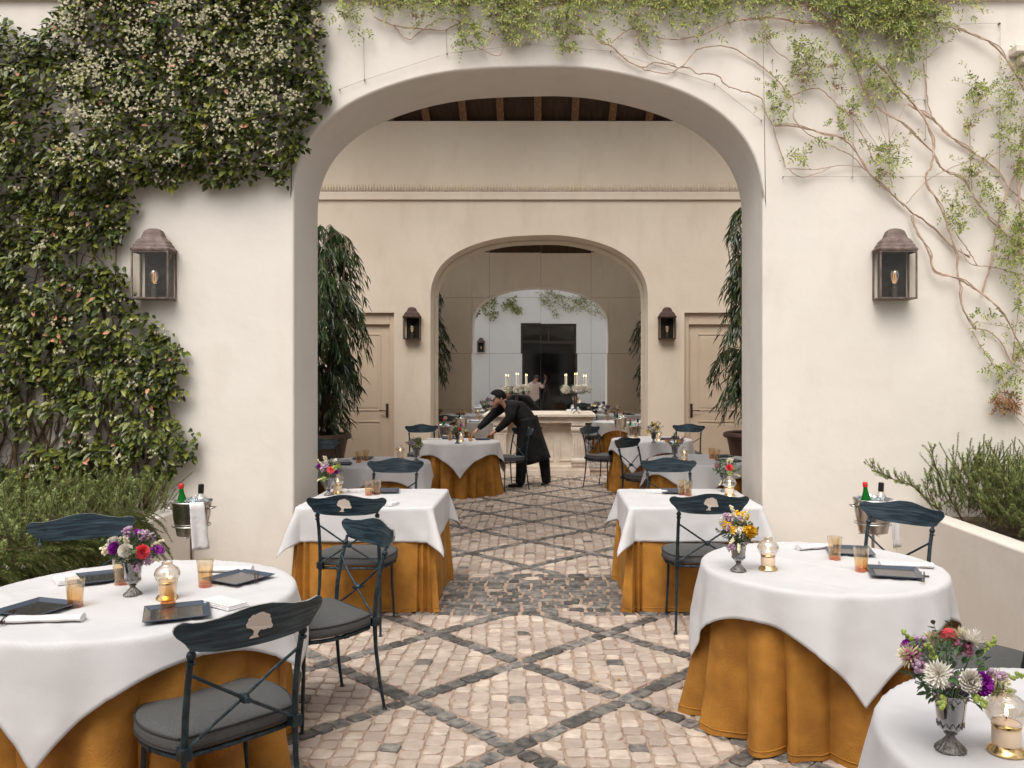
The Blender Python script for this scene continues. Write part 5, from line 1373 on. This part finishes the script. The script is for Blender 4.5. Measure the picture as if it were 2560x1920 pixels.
f = MB(); f.ball(Q(400,486,-.070)-Vector(wl), .010, 6, 5); f.tube([Q(380,480,-.056)-Vector(wl), Q(418,462,-.082)-Vector(wl)], .006, 5); f.tube([Q(402,548,-.036)-Vector(wl), Q(426,538,-.052)-Vector(wl)], .004, 5); f.build('eye_and_brow', M['hair'], body)
hair = MB()
hcn = Q(452,432)-Vector(wl); n, mm = 28, 14
for i in range(mm+1):
    for k in range(n):
        a = 2*PI*k/n; ca = math.cos(a)                       # ca = -1 towards the face, +1 towards the nape
        ext = PI*(.49+.18*max(0, ca)-.07*max(0, -ca)+.10*max(0, abs(math.sin(a))-.6)*(1 if ca > -.3 else 0))
        th = ext*i/mm; v = Vector((math.sin(th)*ca, math.sin(th)*math.sin(a), math.cos(th)))
        v = Matrix.Rotation(.10, 3, 'Y') @ v; q = 1+.04*max(0, -v.x)*max(0, v.z+.2)+.010*math.sin(a*9+i)
        hair.v.append((hcn.x+v.x*.124*q, hcn.y+v.y*.098*q, hcn.z+v.z*.108*q))
for i in range(mm):
    for k in range(n): hair.face((i*n+k, (i+1)*n+k, (i+1)*n+(k+1)%n, i*n+(k+1)%n))
hair.build('hair', M['hair'], wt, smooth=True, solid=.006)
sh = [
 [(Q(845,850), (.16,.17)), (Q(800,760), (.175,.18), 'a'), (Q(742,672), (.18,.185), 'b'), (Q(668,606), (.185,.20), 'c'), (Q(600,552), (.14,.15), 'd'), (Q(556,522), .078)],
 [(Q(600,548), .10, 'd'), (Q(610,565,-.17), .105), (Q(600,680,-.20), .078), (Q(520,760,-.175), .066), (Q(444,828,-.144), .046), (Q(438,834,-.142), .044)],
 [(Q(600,548), .10, 'd'), (Q(525,535,.15), .10), (Q(380,655,.19), .076), (Q(290,745,.165), .064), (Q(216,812,.124), .044), (Q(210,818,.122), .042)]]
skin('shirt', sh, M['black'], wt, loc=wl)
tr = [[(Q(805,780), (.13,.14), 'p'), (Q(765,870,-.06), .12), (Q(734,1120,-.08), .10), (Q(726,1300,-.08), .084), (Q(718,1420,-.08), .080), (Q(716,1485,-.08), .07)],
      [(Q(805,780), .13, 'p'), (Q(860,880,.06), .12), (Q(990,1130,.08), .10), (Q(1008,1300,.08), .084), (Q(1022,1420,.08), .080), (Q(1026,1480,.08), .07)]]
skin('collar', [[(Q(568,528), .082), (Q(548,518), .080), (Q(538,512), .074)]], M['black'], wt, loc=wl)
skin('trousers', tr, M['black'], wt, loc=wl)
ap = MB(); n = 32; rows = 14
for r_ in range(rows+1):
    t = r_/rows
    x0 = (668+(742-668)*t); x1 = (915+(1068-915)*t**1.1); yz0 = 700+(1250-700)*t; yz1 = 655+(1155-655)*t
    for k in range(n):
        a = 2*PI*k/n; c = math.cos(a); X = (x0+x1)/2+(x1-x0)/2*c; Yz = (yz0+yz1)/2+(yz1-yz0)/2*c
        fold = .012*t*math.sin(a*7+1)
        p = Q(X, Yz)-Vector(wl); ap.v.append((p.x+fold*c, p.y+(.20+.03*t+fold)*math.sin(a), p.z))
for r_ in range(rows):
    for k in range(n): ap.face((r_*n+k, (r_+1)*n+k, (r_+1)*n+(k+1)%n, r_*n+(k+1)%n))
ap.build('apron', M['black'], wt, smooth=True, solid=.006)
for (a, b, dy) in (((722,1445), (600,1510), -.08), ((1022,1440), (985,1495), .08)):
    A_ = Q(*a, dy)-Vector(wl); B_ = Q(*b, dy)-Vector(wl); A_.z = .07; B_.z = .032
    s_ = skin('shoe', [[(A_+Vector((.04,0,-.035)), .036), (A_+Vector((-.03,0,-.03)), (.045,.042)), ((A_+B_)/2+Vector((0,0,-.01)), (.044,.036)), (B_, (.040,.027)), (B_+Vector((-.04,0,-.008)), (.028,.018))]], M['shoe'], wt)

# photographer, seen in the mirror
ph = thing('person', 'photographer in a pale pink shirt and dark cap reflected in the mirror beside a tripod', 'person', (-.42, -.75, 0))
def hb(ch_, *a): return ch_
P = lambda x, y, z: Vector((x, y, z))
C = [[(P(0,0,.95), .11, 'p'), (P(0,.05,1.10), .12), (P(0,.14,1.30), .13), (P(.02,.22,1.44), .10, 'n'), (P(.06,.27,1.53), .055), (P(.10,.31,1.60), (.085,.075), 'h'), (P(.11,.31,1.68), (.08,.075))],
     [(P(.02,.22,1.44), .1, 'n'), (P(.20,.24,1.42), .055), (P(.34,.36,1.30), .042), (P(.42,.48,1.50), .030), (P(.44,.52,1.62), .025)],
     [(P(.02,.22,1.44), .1, 'n'), (P(-.18,.20,1.38), .055), (P(-.28,.16,1.12), .042), (P(-.20,.26,.90), .030)],
     [(P(0,0,.95), .11, 'p'), (P(.10,0,.86), .09), (P(.11,.03,.48), .06), (P(.11,-.02,.08), .042)],
     [(P(0,0,.95), .11, 'p'), (P(-.10,0,.86), .09), (P(-.12,.03,.48), .06), (P(-.12,-.02,.08), .042)]]
hx = []; hand(hx, P(.44,.52,1.62), (0,.3,1), (1,0,0), 1, .8); hand(hx, P(-.20,.26,.90), (.3,.3,-.8), (0,1,0), 1, .5)
pb = skin('body', C+hx, M['skin'], ph)
S_ = [[(P(0,-.02,.70), (.23,.17), 'p'), (P(0,.03,1.0), (.22,.17)), (P(0,.13,1.28), (.21,.18)), (P(.02,.21,1.42), (.11,.12), 'n'), (P(.04,.245,1.47), .07)],
      [(P(.02,.21,1.42), .11, 'n'), (P(.20,.24,1.42), .08), (P(.33,.35,1.30), .062), (P(.385,.43,1.40), .052)],
      [(P(.02,.21,1.42), .11, 'n'), (P(-.18,.20,1.38), .08), (P(-.28,.16,1.12), .062), (P(-.25,.20,1.02), .055)]]
skin('shirt', S_, M['shirtpink'], ph)
skin('trousers', [[(P(0,0,.86), .14, 'p'), (P(.10,0,.78), .11), (P(.11,.03,.46), .085), (P(.11,-.01,.12), .07)], [(P(0,0,.86), .14, 'p'), (P(-.10,0,.78), .11), (P(-.12,.03,.46), .085), (P(-.12,-.01,.12), .07)]], M['shorts'], ph)
for sx in (.11, -.12): skin('shoe', [[(P(sx,-.06,.045), .042), (P(sx,.04,.04), (.045,.038)), (P(sx,.14,.03), (.04,.025)), (P(sx,.19,.025), (.028,.018))]], M['shoe'], ph)
m = MB(); m.ball((.11,.30,1.675), .098, 14, 10, 0, (1,1.08,.75)); m.lathe([(0,0),(.095,0),(.10,.006),(0,.012)], 16, (.12,.39,1.655)); m.build('cap', M['camera_black'], ph, smooth='auto')
tp = thing('tripod', 'dark camera tripod with three spread legs reflected in the mirror', 'tripod', (0.02,-.28,0))
for k in range(3):
    a = PI/2+.5+k*2*PI/3; m = MB(); m.tube([(.03*math.cos(a), .03*math.sin(a), 1.42), (.46*math.cos(a), .46*math.sin(a), .01)], [.016,.011], 8); m.build('leg', M['camera_black'], tp, smooth='auto')
m = MB(); m.tube([(0,0,1.15),(0,0,1.58)], .014, 8); m.box(-.04,.04,-.04,.04,1.40,1.46); m.build('centre_column', M['camera_black'], tp)
cm = thing('photo_camera', 'black camera on top of the tripod reflected in the mirror', 'camera', (.02,-.28,1.585))
m = MB(); m.box(-.075,.075,-.045,.03,0,.105).box(-.03,.03,-.05,.03,.105,.135); m.build('camera_body', M['camera_black'], cm, bevel=.008)
m = MB(); m.lathe([(.036,0),(.038,.02),(.040,.07),(.036,.09),(.030,.085),(0,.07)], 20); l_ = m.build('lens', M['camera_black'], cm, smooth='auto'); l_.rotation_euler = (-PI/2,0,0); l_.location = (0,.03,.055)
